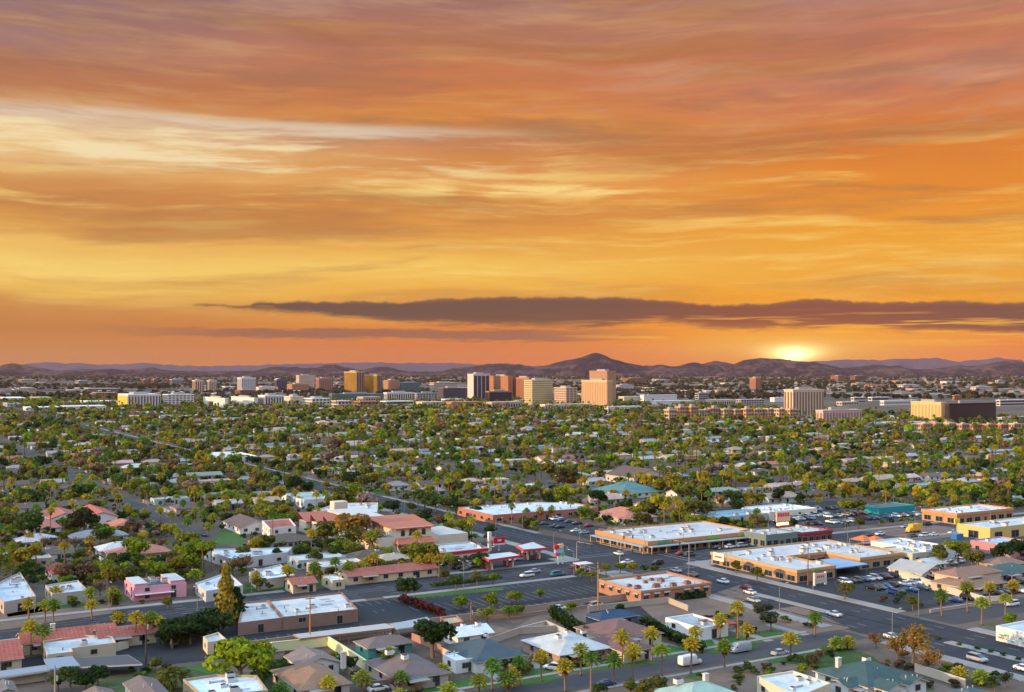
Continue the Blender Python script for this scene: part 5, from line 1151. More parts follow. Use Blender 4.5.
# broadleaf trees read off the photograph: centre x, y, radius in px
TR = [(433,636,22,G_DK,'leafy','dense dark green round tree'),(406,587,12,G_DK,'leafy','dark green round tree'),(350,527,20,G_RU,'leafy','rust-leaved broad tree'),(372,538,14,G_RU,'airy','rust-leaved tree'),(327,531,13,G_OL,'leafy','olive tree'),(240,661,29,(.24,.30,.015),'leafy','bright yellow-green broad tree'),
 (172,634,14,G_DK,'leafy','deep green garden tree'),(190,630,14,G_DK,'leafy','deep green garden tree'),(208,626,13,G_DK,'leafy','deep green garden tree'),(222,622,11,G_MD,'leafy','green garden tree'),
 (913,642,21,G_RU,'airy','rust-orange airy tree'),(897,648,13,G_RU,'airy','rust-orange airy tree'),(928,660,14,G_RU,'airy','thin rusty tree'),(876,640,8,G_RU,'airy','small rusty tree'),(763,612,10,(.06,.07,.05),'leafy','grey-green tree'),(771,620,11,(.07,.08,.05),'leafy','grey-green tree'),
 (940,555,13,G_OL,'leafy','olive-gold crowned tree'),(958,552,12,G_YG,'leafy','yellow-olive tree'),(972,558,12,G_OL,'leafy','olive-gold crowned tree'),(1004,553,12,G_DK,'leafy','deep green tree'),(1018,549,12,G_DK,'leafy','deep green tree'),
 (456,581,8,G_MD,'leafy','small green median tree'),(477,577,8,G_OL,'airy','small olive median tree'),(493,578,6,G_BR,'leafy','bright green median tree'),
 (461,602,7,G_BR,'leafy','small lime lot tree'),(491,600,7,G_YG,'leafy','small lime lot tree'),(487,613,8,G_YG,'airy','small lime lot tree'),(509,611,7,G_BR,'airy','small lime lot tree'),(516,597,6,G_BR,'leafy','small lime lot tree'),(540,594,5.5,G_BR,'airy','small lime lot tree'),(517,610,6,G_BR,'leafy','small lime lot tree'),(571,607,5,G_BR,'leafy','small lime lot tree'),(510,597,5,G_YG,'airy','small lime lot tree'),
 (580,572,5,G_YG,'leafy','low yellow-green tree'),(592,576,5,G_YG,'leafy','low yellow-green tree'),(606,568,6,G_YG,'leafy','low yellow-green tree'),(620,567,6,G_YG,'leafy','low yellow-green tree'),(633,568,6,G_GD,'leafy','low golden tree'),(645,569,5,G_MD,'leafy','low green tree'),(655,570,5,G_MD,'leafy','low green tree'),
 (736,566,7,G_OL,'leafy','small olive tree'),(757,573,8,G_OL,'leafy','small olive tree'),(845,590,9,G_OL,'airy','thin pale lot tree'),(913,602,8,G_OL,'airy','flat-topped pale lot tree'),(1010,620,8,G_BR,'leafy','low bright green tree'),
 (134,551,14,G_BR,'leafy','bright lime broad tree'),(190,555,13,G_GD,'leafy','golden-brown tree'),(180,566,12,G_GD,'leafy','golden-brown tree'),(197,546,9,G_GD,'leafy','golden tree'),(125,560,9,G_DK,'leafy','dark hedge tree'),(140,563,9,G_DK,'leafy','dark hedge tree'),(156,564,9,G_DK,'leafy','dark hedge tree'),(168,560,8,G_DK,'leafy','dark hedge tree'),
 (100,587,9,(.15,.09,.08),'bare','leafless purplish tree'),(112,592,9,(.15,.09,.08),'bare','leafless purplish tree'),(88,591,7,(.15,.09,.08),'bare','leafless purplish tree'),(80,572,12,G_DK,'leafy','dark green tree'),(100,574,8,G_MD,'leafy','green tree'),(95,579,8,G_OL,'leafy','olive tree'),
 (60,545,9,(.20,.12,.09),'bare','leafless pinkish tree'),(75,543,9,(.20,.12,.09),'bare','leafless pinkish tree'),(90,545,8,(.20,.12,.09),'bare','leafless pinkish tree'),(45,542,8,(.20,.12,.09),'bare','leafless pinkish tree'),(105,545,7,(.20,.12,.09),'bare','leafless pinkish tree'),
 (85,522,17,(.05,.055,.022),'leafy','large dark olive tree'),(100,536,10,G_MD,'leafy','green tree'),(30,568,10,G_MD,'leafy','green tree'),(12,560,9,G_YG,'leafy','lime tree'),(35,553,9,G_MD,'leafy','green tree'),
 (425,500,9,G_MD,'leafy','lush green tree'),(436,503,9,G_MD,'leafy','lush green tree'),(447,506,9,G_MD,'leafy','lush green tree'),(418,496,8,G_MD,'leafy','lush green tree'),(456,507,7,G_MD,'leafy','lush green tree'),
 (296,484,10,G_DK,'leafy','dark green tree'),(305,488,8,G_DK,'leafy','dark green tree'),(353,478,9,G_DK,'leafy','dark green tree'),(363,481,9,G_OL,'leafy','olive tree'),(372,479,8,G_GD,'leafy','golden olive tree'),
 (566,478,13,(.10,.075,.03),'leafy','brown-olive round tree'),(562,496,12,G_YG,'leafy','yellow-green broad tree'),(548,499,9,G_DK,'leafy','dark green tree'),(598,499,10,G_DK,'leafy','dark green tree'),(672,483,13,G_GD,'leafy','gold-green broad tree'),(660,486,9,G_GD,'leafy','gold-green tree'),(680,490,8,G_BR,'leafy','bright green tree'),
 (690,510,11,G_OL,'leafy','olive broad tree'),(703,510,10,G_OL,'leafy','olive broad tree'),(674,516,8,G_YG,'leafy','yellow-green tree'),(634,512,9,G_YG,'leafy','lime broad tree'),(648,510,8,G_OL,'leafy','olive tree'),(748,499,10,G_GD,'leafy','golden tree'),(733,500,9,G_DK,'leafy','dark olive tree'),(758,499,8,G_GD,'leafy','golden tree'),(738,506,8,G_DK,'leafy','dark green tree'),
 (845,506,9,G_YG,'leafy','yellow-olive tree'),(858,507,8,G_OL,'leafy','olive tree'),(800,500,8,G_DK,'leafy','dark blue-green tree'),(780,495,8,G_DK,'leafy','dark green tree'),(966,489,9,G_BR,'leafy','bright yellow-green tree'),(950,490,8,G_BR,'leafy','bright yellow-green tree'),(938,489,8,G_OL,'leafy','olive tree'),
 (267,543,10,G_OL,'leafy','olive tree by the park'),(255,545,10,G_GD,'leafy','gold-olive tree'),(244,552,8,G_OL,'leafy','olive tree'),(246,562,9,(.20,.11,.04),'airy','brown-gold tree'),(233,566,9,(.20,.11,.04),'airy','brown-gold tree'),(260,584,8,G_OL,'leafy','olive tree'),(276,554,7,G_DK,'leafy','dark green tree'),
 (283,515,6,G_DK,'leafy','dark tree'),(300,552,9,G_MD,'leafy','green tree'),(315,557,9,G_MD,'leafy','green tree'),(335,552,8,G_MD,'leafy','green tree'),(378,552,6,G_MD,'leafy','green tree'),(416,562,6,G_OL,'leafy','olive tree'),(430,560,8,G_YG,'leafy','yellow-green tree'),(392,566,7,G_OL,'leafy','olive tree'),(445,575,6,G_OL,'leafy','olive tree'),
 (262,650,12,G_YG,'leafy','tall yellow-green garden tree'),(260,668,11,G_BR,'leafy','lime garden tree'),(350,664,9,G_DK,'leafy','dark green garden tree'),(288,668,7,G_DK,'leafy','dark green garden tree'),(395,682,11,(.16,.13,.11),'bare','grey leafless tree'),(405,676,9,(.16,.13,.11),'bare','grey leafless tree'),(168,602,6,G_OL,'leafy','small olive tree'),
 (70,676,11,G_MD,'leafy','dense green garden tree'),(85,680,12,G_DK,'leafy','dense green garden tree'),(98,674,11,G_DK,'leafy','dense green garden tree'),(58,682,9,G_MD,'leafy','dense green garden tree'),(155,664,8,G_OL,'leafy','yellow-green garden tree'),
 (660,684,10,G_OL,'leafy','loose olive tree'),(645,690,11,G_OL,'leafy','loose olive tree'),(630,687,9,G_OL,'leafy','loose olive tree'),(600,690,8,G_MD,'leafy','green tree'),(1005,678,9,(.05,.07,.02),'airy','open green tree'),(995,683,8,(.05,.07,.02),'airy','open green tree'),(620,608,5,G_DK,'leafy','dark green tree'),
 (528,668,6,G_OL,'leafy','olive tree'),(505,664,6,G_DK,'leafy','dark tree'),(820,655,7,(.14,.09,.04),'airy','thin brown tree'),(812,660,7,(.14,.09,.04),'airy','thin brown tree'),(700,676,4,G_DK,'leafy','dark shrubby tree')]
N_TREE = 0
for x, y, r, c, kind, look in TR:
    yf = y+r*.95+1; u, v = UV(x, yf); Y = W_(u, v)[1]; sc = F/Y; rm = r/sc*(1.3 if 'lot tree' in look else 1.08); hh = (yf-y)/sc+rm*.85
    tree(u, v, rm, hh, look, jit(c, .1), kind); N_TREE += 1
u, v = UV(226, 624); t = tree(u, v, 2, 15, 'tall narrow gold-lit conifer', (.32,.24,.03), 'conifer', sq=.85)
u, v = UV(236, 622); t = tree(u, v, 2, 9, 'shorter dark conifer', G_DK, 'conifer', sq=1.4); N_TREE += 2
# hedges and low planting
def hedge(label, p, r, h, c):
    P = [UV(*q) for q in p]; t = thing('hedge', *P[0]); rr = random.Random(len(label)); m = MB()
    for i in range(len(P)-1):
        a, b = Vector(P[i])-Vector(P[0]), Vector(P[i+1])-Vector(P[0]); n = int((b-a).length*h*22)+20
        for k in range(n):
            q = a.lerp(b, rr.random()); an = rr.uniform(0, math.pi); p3 = Vector((q.x, q.y, 0))+Vector((rr.gauss(0, .35)*r, r*math.cos(an)*rr.uniform(.8, 1.1), h*(.15+.85*math.sin(an)**.6)*rr.uniform(.75, 1.05)))
            d = Vector((rr.gauss(0, .6), math.cos(an)+rr.gauss(0, .4), abs(math.sin(an))+.2)).normalized(); s = d.orthogonal().normalized()*.38; w = d.cross(s)
            m.quad(tuple(p3-s-w), tuple(p3+s-w*.5), tuple(p3+s+w), tuple(p3-s*.4+w))
    m.build('foliage', M['leaf'], t, color=c); tag(t, label, 'hedge'); return t
hedge('tall dark hedge behind the maroon-brown roof beside the tan wall', [(553,618),(575,633),(590,640)], 1.5, 3.2, G_DK)
hedge('dark hedge running from the maroon roof to the palm street', [(645,625),(670,640),(700,652)], 1.5, 2.4, G_DK)
hedge('tall thick dark hedge between the avenue and the shed lot', [(160,646),(180,643),(200,637),(214,631)], 2.6, 6.0, G_DK)
hedge('dark red-leaved hedge between the two parking lots', [(403,602),(417,607),(428,611),(442,616)], 1.2, 2.0, (.09,.015,.02))
hedge('low green hedge along the median of the avenue', [(432,586),(470,582),(500,578)], 1.0, .9, G_MD)
hedge('green hedge at the foot of the pale green roof', [(500,655),(512,664),(520,672)], 1.2, 2, G_MD)
hedge('olive hedge along the garden of the orange-brown roof', [(256,684),(270,672),(285,668)], 1.4, 2.2, G_MD)
hedge('dark creeper hedge on the brick corner office lot side', [(680,600),(704,597)], .8, 1.8, G_DK)
for x, y in ((905,637),(914,640),(935,646),(950,651),(960,655),(972,658),(985,663),(996,666)):
    u, v = UV(x, y+4); shrub(228+rnd.uniform(-.4,.4), v, 1.0, 'low green shrub on the boulevard median', G_MD, .8)
SC = [G_DK, G_MD, G_OL, (.10,.07,.05), G_YG]
SN = ['dark green', 'mid green', 'olive', 'dry brown', 'lime']
def rshrub(x, y, r=None):
    k = rnd.randrange(5); u, v = UV(x, y)
    if free(u, v, .3): shrub(u, v, r or rnd.uniform(.8, 1.9), f'{SN[k]} rounded shrub', jit(SC[k]))
for x0, y0, x1, y1, n in ((700,672,830,650,12),(730,690,800,668,8),(880,660,1000,692,16),(0,612,240,600,16),(256,595,430,582,14),(455,655,640,672,14),(270,690,420,660,14),(560,640,700,662,10),(130,690,190,672,8),(840,625,770,605,5),(400,690,600,690,12),(700,640,760,615,8),(855,600,940,615,8),(225,560,440,545,14),(0,570,120,545,12)):
    for _ in range(int(n*2.2)): rshrub(x0+(x1-x0)*rnd.random()+rnd.uniform(-6, 6), y0+(y1-y0)*rnd.random()+rnd.uniform(-4, 4))

# ------------------------------------------------------------------ houses of the residential streets
HP = {}
def proto_house(kind, w, d):
    key = (kind, w, d)
    if key not in HP:
        wl, rf = house_mesh(w, d, 2.7, kind); m2 = 'tile' if kind == 'hip' else 'shingle'
        HP[key] = (wl.mesh('wall', [M['stucco']]), rf.mesh('roof', [M['flat_roof'] if kind == 'flat' else M[m2], M['trim']]))
    return HP[key]
ROOFC = [('terracotta-tiled', (.38,.135,.09)), ('grey-shingled', (.27,.26,.26)), ('white-coated', (.50,.49,.47)), ('dark brown', (.12,.085,.075)), ('tan-shingled', (.38,.28,.21)), ('blue-grey', (.17,.20,.22)), ('pale grey', (.34,.33,.32)), ('dusty pink', (.48,.31,.26))]
WALC = [('white', (.62,.60,.57)), ('cream', (.55,.46,.34)), ('beige', (.45,.36,.28)), ('pinkish', (.52,.36,.30)), ('grey', (.38,.37,.36)), ('pale blue', (.40,.45,.47))]
hr = random.Random(21)
cand = []
us = sorted(side_u+[230]); vs_ = [318]+side_v
def inview(u, v, m=40):
    x, y = PX(u, v); return -m < x < 1024+m and 372 < y < 740
blocks = []
for i in range(len(us)-1):
    for j in range(len(vs_)-1):
        u0, u1 = us[i]+8, us[i+1]-8; v0, v1 = vs_[j]+8, vs_[j+1]-8
        if us[i] == 230: u0 += 12
        if us[i+1] == 230: u1 -= 12
        if j == 0: v0 += 6
        for row, (va, vb) in enumerate(((v0+3, (v0+v1)/2-8), ((v0+v1)/2+8, v1-3))):
            u = u0+hr.uniform(0, 4)
            while u < u1-14:
                w = hr.choice([12, 14, 17, 20]); d = hr.choice([8, 9, 11]); kind = hr.choice(['hip', 'gable', 'hip', 'flat', 'gable'])
                if u+w > u1+2: break
                vv = (va+hr.uniform(0, 4)) if row == 0 else (vb-d-hr.uniform(0, 4))
                if inview(u, vv) and free(u, vv, 1) and free(u+w, vv+d, 1) and free(u+w, vv, 1) and free(u, vv+d, 1) and free(u+w/2, vv+d/2, 1): cand.append((W_(u, vv)[1], u, vv, w, d, kind, hr.choice([0, 1, 1, 2, 3, 4, 4, 5, 6, 7, 3]), hr.randrange(6)))
                u += w+hr.uniform(4, 9)
# a few small streets of houses on the near open ground too
for u, v, w, d in ((42,335,17,10),(20,342,20,11),(-5,334,17,10),(-30,338,20,11),(100,345,17,11),(126,352,17,11),(145,348,14,9),(-60,340,20,11),(10,395,20,11),(40,400,17,10),(75,395,20,11),(130,395,17,11),(160,385,14,9),(60,375,14,9),(-20,392,17,10),(140,425-16,17,9),(430,230,20,11),(455,262,17,11),(480,240,20,11),(432,268,17,10),(500,270,17,9),(340,215,17,9)):
    if free(u, v, 0) and free(u+w, v+d, 0) and free(u+w/2, v+d/2, 0) and inview(u, v): cand.append((W_(u, v)[1], u, v, w, d, hr.choice(['hip', 'gable', 'flat']), hr.randrange(8), hr.randrange(6)))
cand.sort()
HOUSES = cand
NH = 240
def gen_house(c, full):
    Y, u, v, w, d, kind, rc, wc = c
    if kind == 'flat' and rc in (0, 3): rc = 2
    if kind == 'flat' and rc == 7: rc = 6
    t = thing('house', u, v); wl, rf = proto_house(kind, w, d)
    put('wall', wl, t, color=jit(WALC[wc][1], .08)); put('roof', rf, t, color=jit(ROOFC[rc][1], .15))
    if full:
        for k in range(int(w/5)): window(t, w*(k+.5)/int(w/5), 0, 0.9, 1.5, 1.1, -math.pi/2)
        window(t, 0, d*.5, 0.9, 1.3, 1.1, math.pi); window(t, w*.62, 0, .05, 1.0, 2.1, -math.pi/2, name='door')
    if full or rnd.random() < .5: ac_unit(t, w*rnd.uniform(.3, .7), d*rnd.uniform(.35, .6), 2.7 if kind == 'flat' else 2.7+d*.12, .8, (.6, .6, .6))
    later(t, f'{WALC[wc][0]} house with {ROOFC[rc][0]} {"flat" if kind == "flat" else kind} roof', 'house', 'houses along the residential streets', u+w/2, v+d/2)
for i, c in enumerate(HOUSES[:NH]): gen_house(c, i < 90)
OCC = [(c[1]-1, c[2]-1, c[1]+c[3]+1, c[2]+c[4]+1) for c in HOUSES]
GRD = {}
for o in OCC:
    for a in range(int(o[0]//40), int(o[2]//40)+1):
        for b in range(int(o[1]//40), int(o[3]//40)+1): GRD.setdefault((a, b), []).append(o)
def clear_of_houses(u, v, r):
    for o in GRD.get((int(u//40), int(v//40)), ()):
        if o[0]-r < u < o[2]+r and o[1]-r < v < o[3]+r: return False
    return True
for c in HOUSES[:110]:
    Y, u, v, w, d, kind, rc, wc = c
    if Y > 640 or not free(u-2, v+d+3, -.5) or hr.random() < .25: continue
    t = thing('garden_wall', u-2.2, v-1); m = MB(); L_ = d+7; m.box(-.12, 2, 0, .12, L_, 1.6); m.box(.125, L_-.12, 0, w+2.5, L_+.12, 1.58)
    cn, cc = hr.choice([('tan', (.34,.25,.19)), ('pale', (.46,.42,.36)), ('brown', (.22,.14,.10)), ('pinkish', (.40,.27,.22))]); m.build('wall', M['stucco'], t, color=cc); later(t, f'{cn} yard wall', 'wall', 'yard walls between the houses', u, v+d)
# ---- numpy masses
def mass(name, verts, faces_n, quads, tint, m):
    me = bpy.data.meshes.new(name); me.vertices.add(len(verts)); me.vertices.foreach_set('co', verts.astype('f').ravel())
    me.loops.add(quads.size); me.loops.foreach_set('vertex_index', quads.astype('i').ravel()); me.polygons.add(len(quads))
    me.polygons.foreach_set('loop_start', np.arange(0, quads.size, 4, dtype='i')); me.polygons.foreach_set('loop_total', np.full(len(quads), 4, 'i'))
    tint = tint*(.62 if name == 'far_city_blocks' else 1.0)
    at = me.attributes.new('tint', 'FLOAT_COLOR', 'POINT'); at.data.foreach_set('color', np.concatenate([tint, np.ones((len(tint), 1))], 1).astype('f').ravel())
    me.materials.append(m); me.update(calc_edges=True); me.validate()
    return struct(put(name, me), 'stuff')
def house_mass(lst, name):
    vs, qs, ts = [], [], []; k = 0
    for Y, u, v, w, d, kind, rc, wc in lst:
        if kind == 'flat' and rc in (0, 3): rc = 2
        h = 2.8; wcol = jit(WALC[wc][1], .08); rcol = jit(ROOFC[rc][1], .15)
        P = [(u, v), (u+w, v), (u+w, v+d), (u, v+d)]; W4 = [W_(*p) for p in P]
        for i in range(4):
            a, b = W4[i], W4[(i+1) % 4]; vs += [(*a, 0), (*b, 0), (*b, h), (*a, h)]; ts += [wcol]*4; qs.append((k, k+1, k+2, k+3)); k += 4
        o = .5; E_ = [W_(u-o, v-o), W_(u+w+o, v-o), W_(u+w+o, v+d+o), W_(u-o, v+d+o)]
        if kind == 'flat': vs += [(*e, h+.02) for e in E_]; ts += [rcol]*4; qs.append((k, k+1, k+2, k+3)); k += 4
        else:
            hp = 0 if kind == 'gable' else d/2; a, b = W_(u-o+hp, v+d/2), W_(u+w+o-hp, v+d/2); z = h+(d/2+o)*.36
            R0 = [(*e, h+.02) for e in E_]
            for q in ((R0[0], R0[1], (*b, z), (*a, z)), (R0[2], R0[3], (*a, z), (*b, z)), (R0[3], R0[0], (*a, z), (*a, z-.01)), (R0[1], R0[2], (*b, z), (*b, z-.01))):
                vs += list(q); ts += [rcol]*4; qs.append((k, k+1, k+2, k+3)); k += 4
    return mass(name, np.array(vs), 0, np.array(qs), np.array(ts), M['house_attr'])
house_mass(HOUSES[NH:], 'residential_houses')

# ------------------------------------------------------------------ trees between them
tr_ = random.Random(77)
TC = [('olive', G_OL, 22), ('dark green', G_DK, 14), ('mid green', G_MD, 11), ('lime', G_BR, 9), ('golden', G_GD, 18), ('yellow-green', G_YG, 18), ('rusty', (.20,.12,.06), 8), ('pinkish leafless', (.24,.16,.13), 9)]
TW_ = [c[2] for c in TC]
pts_t = []; pts_p = []
cell = 7.4
for iu in range(-84, 178):
    for iv in range(44, 335):
        u, v = iu*cell+tr_.uniform(-3.6, 3.6), iv*cell+tr_.uniform(-3.6, 3.6)
        if v < 322 and not (u > 430 and v < 290): continue
        if not inview(u, v, 30) or not free(u, v, 1.0): continue
        X, Y = W_(u, v)
        if Y > 2450: continue
        if not clear_of_houses(u, v, -.8 if Y < 900 else -1.6): continue
        if tr_.random() < (.34 if Y < 900 else .35): continue
        if tr_.random() < (.20 if Y < 1100 else .08): pts_p.append((Y, u, v)); continue
        q = tr_.choices(range(8), TW_)[0]; pts_t.append((Y, u, v, tr_.choices([1.5, 2.6, 3.9, 6.2], [4, 4, 3, .9])[0]*tr_.uniform(.85, 1.15), q))
pts_t.sort(); pts_p.sort()
NT = 300-N_TREE
for Y, u, v, r, q in pts_t[:max(0, NT)]:
    nm, c, _ = TC[q]; kind = 'bare' if q == 7 else ('airy' if tr_.random() < .12 else 'leafy')
    sz = 'small ' if r < 3 else ('large ' if r > 5 else '')
    tree(u, v, r, r*tr_.uniform(1.3, 1.7)+.7, f'{sz}{nm} tree', jit(c), kind)
NPN = max(0, 300-len(PL)-4)
for Y, u, v in pts_p[:NPN]:
    nm, c = rnd.choice(PALC); h = tr_.uniform(6, 13); palm(u, v, h, tr_.uniform(1.9, 2.4), f'{"tall " if h > 10 else ""}{nm} fan palm', jit(c))
def tree_mass(name, lst, nleaf, size, m, rmul=1.0, seed=1):
    """many crowns in one mesh: every crown its own scatter of leaf clumps over lobes"""
    g = np.random.default_rng(seed); n = len(lst); A = np.array([(u, v, r, q) for _, u, v, r, q in lst]); r = A[:, 2]*rmul
    X = A[:, 0]*math.cos(TH)-A[:, 1]*math.sin(TH); Y = A[:, 0]*math.sin(TH)+A[:, 1]*math.cos(TH)
    zc = r*g.uniform(.55, 1.0, n)+.6
    NL = 6; la = g.uniform(0, 6.28, (n, NL)); lr = g.uniform(0, .6, (n, NL)); L = np.stack([lr*np.cos(la), lr*np.sin(la), g.uniform(-.3, .45, (n, NL))], -1); LR = g.uniform(.3, .52, (n, NL))
    pick = g.integers(0, NL, (n, nleaf)); c = np.take_along_axis(L, pick[..., None], 1); cr = np.take_along_axis(LR, pick, 1)
    d = g.normal(0, 1, (n, nleaf, 3)); d[..., 2] += .25; d /= np.linalg.norm(d, axis=-1, keepdims=True)
    p = c+d*(cr*g.uniform(.7, 1.08, (n, nleaf)))[..., None]; p[..., 2] *= .72
    nn = d+g.normal(0, .45, d.shape); nn /= np.linalg.norm(nn, axis=-1, keepdims=True)
    t = g.normal(0, 1, d.shape); q = np.cross(nn, t); q /= np.linalg.norm(q, axis=-1, keepdims=True); w = np.cross(nn, q)
    s = (size*g.uniform(.6, 1.3, (n, nleaf)))[..., None]
    V4 = np.stack([p-q*s-w*s*.5, p+q*s*.2-w*s, p+q*s+w*s*.4, p-q*s*.3+w*s], 2)*r[:, None, None, None]
    V4[..., 0] += X[:, None, None]; V4[..., 1] += Y[:, None, None]; V4[..., 2] += zc[:, None, None]; V4[..., 2] = np.maximum(V4[..., 2], .1)
    base = np.array([c_[1] for c_ in TC])[A[:, 3].astype(int)]*g.uniform(.8, 1.55, (n, 1))*g.uniform(.9, 1.1, (n, 3))
    tint = np.repeat(base[:, None], nleaf*4, 1).reshape(-1, 3)
    V_ = V4.reshape(-1, 3); return mass(name, V_, 0, np.arange(len(V_)).reshape(-1, 4), tint, m)
rest = pts_t[max(0, NT):]
na = sum(1 for p in rest if p[0] < 900)
lst = rest[:na]; tree_mass('garden_trees', lst, 240, .16, M['leaf_attr'], 1.0, 3)
tree_mass('distant_garden_trees', rest[na:], 80, .25, M['leaf_attr'], 1.05, 4)
print('trees', len(pts_t), 'near mass', na, 'palms', len(pts_p), 'houses', len(HOUSES))
sh = []
for _ in range(9000):
    Y = 330*math.exp(tr_.uniform(0, 1.25)); X = tr_.uniform(-.5, .5)*Y; u, v = X*math.cos(TH)+Y*math.sin(TH), -X*math.sin(TH)+Y*math.cos(TH)
    if v < 322 and not (u > 430 and v < 290): continue
    if free(u, v, -.2) and clear_of_houses(u, v, .2) and inview(u, v): sh.append((Y, u, v, tr_.uniform(.8, 2.3), tr_.choices(range(8), [5, 6, 6, 3, 2, 3, 1, 2])[0]))
tree_mass('yard_bushes', sh, 60, .26, M['leaf_attr'], 1.0, 12)
# the palms past the three hundred that show largest
def palm_mass(name, lst):
    g = np.random.default_rng(9); vs = []; ts = []; me = PC[0]
    cv = np.array([v.co[:] for v in me.vertices]); cq = np.array([p.vertices[:] for p in me.polygons]); Q = []; k = 0
    for Y, u, v in lst:
        x, y = W_(u, v); h = g.uniform(6, 13); r = g.uniform(1.9, 2.5); a = g.uniform(0, 6.28); R2 = np.array([[math.cos(a), -math.sin(a), 0], [math.sin(a), math.cos(a), 0], [0, 0, 1]])
        p = (cv*r)@R2.T+np.array([x, y, h]); vs.append(p); Q.append(cq+k); k += len(p); c = np.array(PALC[[0, 1, 1, 2][g.integers(0, 4)]][1])*.8*g.uniform(.8, 1.2); ts.append(np.tile(c, (len(p), 1)))
        w = .28; b = np.array([[x-w, y-w, 0], [x+w, y-w, 0], [x+w, y+w, 0], [x-w, y+w, 0], [x-w*.6, y-w*.6, h], [x+w*.6, y-w*.6, h], [x+w*.6, y+w*.6, h], [x-w*.6, y+w*.6, h]])
        vs.append(b); Q.append(np.array([[0,1,5,4],[1,2,6,5],[2,3,7,6],[3,0,4,7]])+k); k += 8; ts.append(np.tile([.18,.12,.08], (8, 1)))
    return mass(name, np.concatenate(vs), 0, np.concatenate(Q), np.concatenate(ts), M['leaf_attr'])
palm_mass('distant_palms', pts_p[NPN:])

# ------------------------------------------------------------------ the far plain: tree belts and bright low roofs, too many to count
g = np.random.default_rng(11)
far = []
for _ in range(15000):
    Y = 2150*math.exp(g.uniform(0, 1.62)); X = g.uniform(-.5, .5)*Y; dens = mnoise.fractal((X*.0016, Y*.0011, 4.0), .9, 2.1, 4)
    if Y > 2600 and dens < g.uniform(-.35, .5): continue
    u, v = X*math.cos(TH)+Y*math.sin(TH), -X*math.sin(TH)+Y*math.cos(TH)
    if not free(u, v, 3): continue
    if Y < 2480: continue
    far.append((Y, u, v, g.uniform(5, 9)*(1+Y/12000), int(g.choice([0, 1, 2, 1, 0, 6, 4, 5]))))
TC = [('', (.06,.055,.03), 1), ('', (.030,.035,.018), 1), ('', (.045,.05,.02), 1), ('', (.09,.08,.03), 1), ('', (.11,.07,.04), 1), ('', (.08,.07,.03), 1), ('', (.10,.06,.05), 1), ('', (.11,.075,.07), 1)]
tree_mass('far_tree_belt', far, 26, .5, M['leaf_attr'], .85, 6)
fb = []
for _ in range(4200):
    Y = 2500*math.exp(g.uniform(0, 1.5)); X = g.uniform(-.5, .5)*Y; u, v = X*math.cos(TH)+Y*math.sin(TH), -X*math.sin(TH)+Y*math.cos(TH)
    if not free(u, v, 20) or Y < 2650: continue
    w = g.uniform(22, 80)*(1+Y/7000); d = g.uniform(14, 40); fb.append((Y, u, v, w, d, 'flat', int(g.choice([2, 6, 4, 7, 2, 1])), int(g.choice([0, 1, 2, 3, 3]))))
o = house_mass(fb, 'far_city_blocks')
o.data.vertices.foreach_get('co', (b := np.empty(len(o.data.vertices)*3, 'f'))); b = b.reshape(-1, 3); b[:, 2] *= 2.2; o.data.vertices.foreach_set('co', b.ravel())
mr = random.Random(44); mids = []
for q in range(95):
    x = mr.uniform(0, 1010); yb = 370+mr.choice([mr.uniform(12.5, 22), mr.uniform(18, 29), mr.uniform(24, 37)]); w_ = mr.uniform(8, 26); hh_ = mr.uniform(1.5, 4.2)*(1.8 if mr.random() < .2 else 1)
    if x < 660 or mr.random() < .6: mids.append((x, w_, yb-hh_, yb, mr.choice(['cream', 'white', 'white', 'orange', 'tan', 'grey', 'rust', 'cream'])))
for x, w_, yt, yb, c in mids:
    u, v = UV(x+w_*.25, yb)
    if not free(u, v, 2): continue
    t = tower('', 'office', x, x+w_*.25, x+w_, yt, yb, c, mr.choice(['bands', 'columns', 'grid', 'x']), name='city_block', group='low blocks around downtown')
    del t['label']; REG.append([t, f'{ {"grey": "pale grey", "orange": "peach", "rust": "brick-red"}.get(c, c)} {"midrise" if yb-yt > 3.2 else "low"} block', u, v])
# the boulevard's far white and tan stores standing as things of their own
fi = 0
for xl, w_, yt, yb, c in ((0,26,398.5,402,'white'),(30,22,398,401,'tan'),(3,18,404,407,'grey'),(52,20,402.5,405,'cream'),(618,24,397,400.5,'cream'),(770,18,398,402,'white'),(600,22,392,395,'tan'),(680,26,385,388,'tan'),(720,20,383,385.5,'cream'),(890,22,381,384,'orange'),(940,26,381.5,384.5,'white'),(985,30,383,386,'tan'),(640,30,388,391,'cream'),(560,0,0,0,0),(870,26,386,389,'orange'),(905,30,389,392,'tan'),(700,24,391,394,'white')):
    if not w_: continue
    t = tower(f'{c} low shed on the plain', 'shed', xl, xl+w_*.25, xl+w_, yt, yb, c, 'x', name='far_shed', group='pale sheds on the far plain'); REG.append([t, f'{ {"tan":"tan","cream":"cream","white":"white","grey":"grey","orange":"orange"}[c]} low shed on the plain', *UV(xl+w_*.25, yb)])
    for q in list(t.children) if hasattr(t, 'children') else []: pass

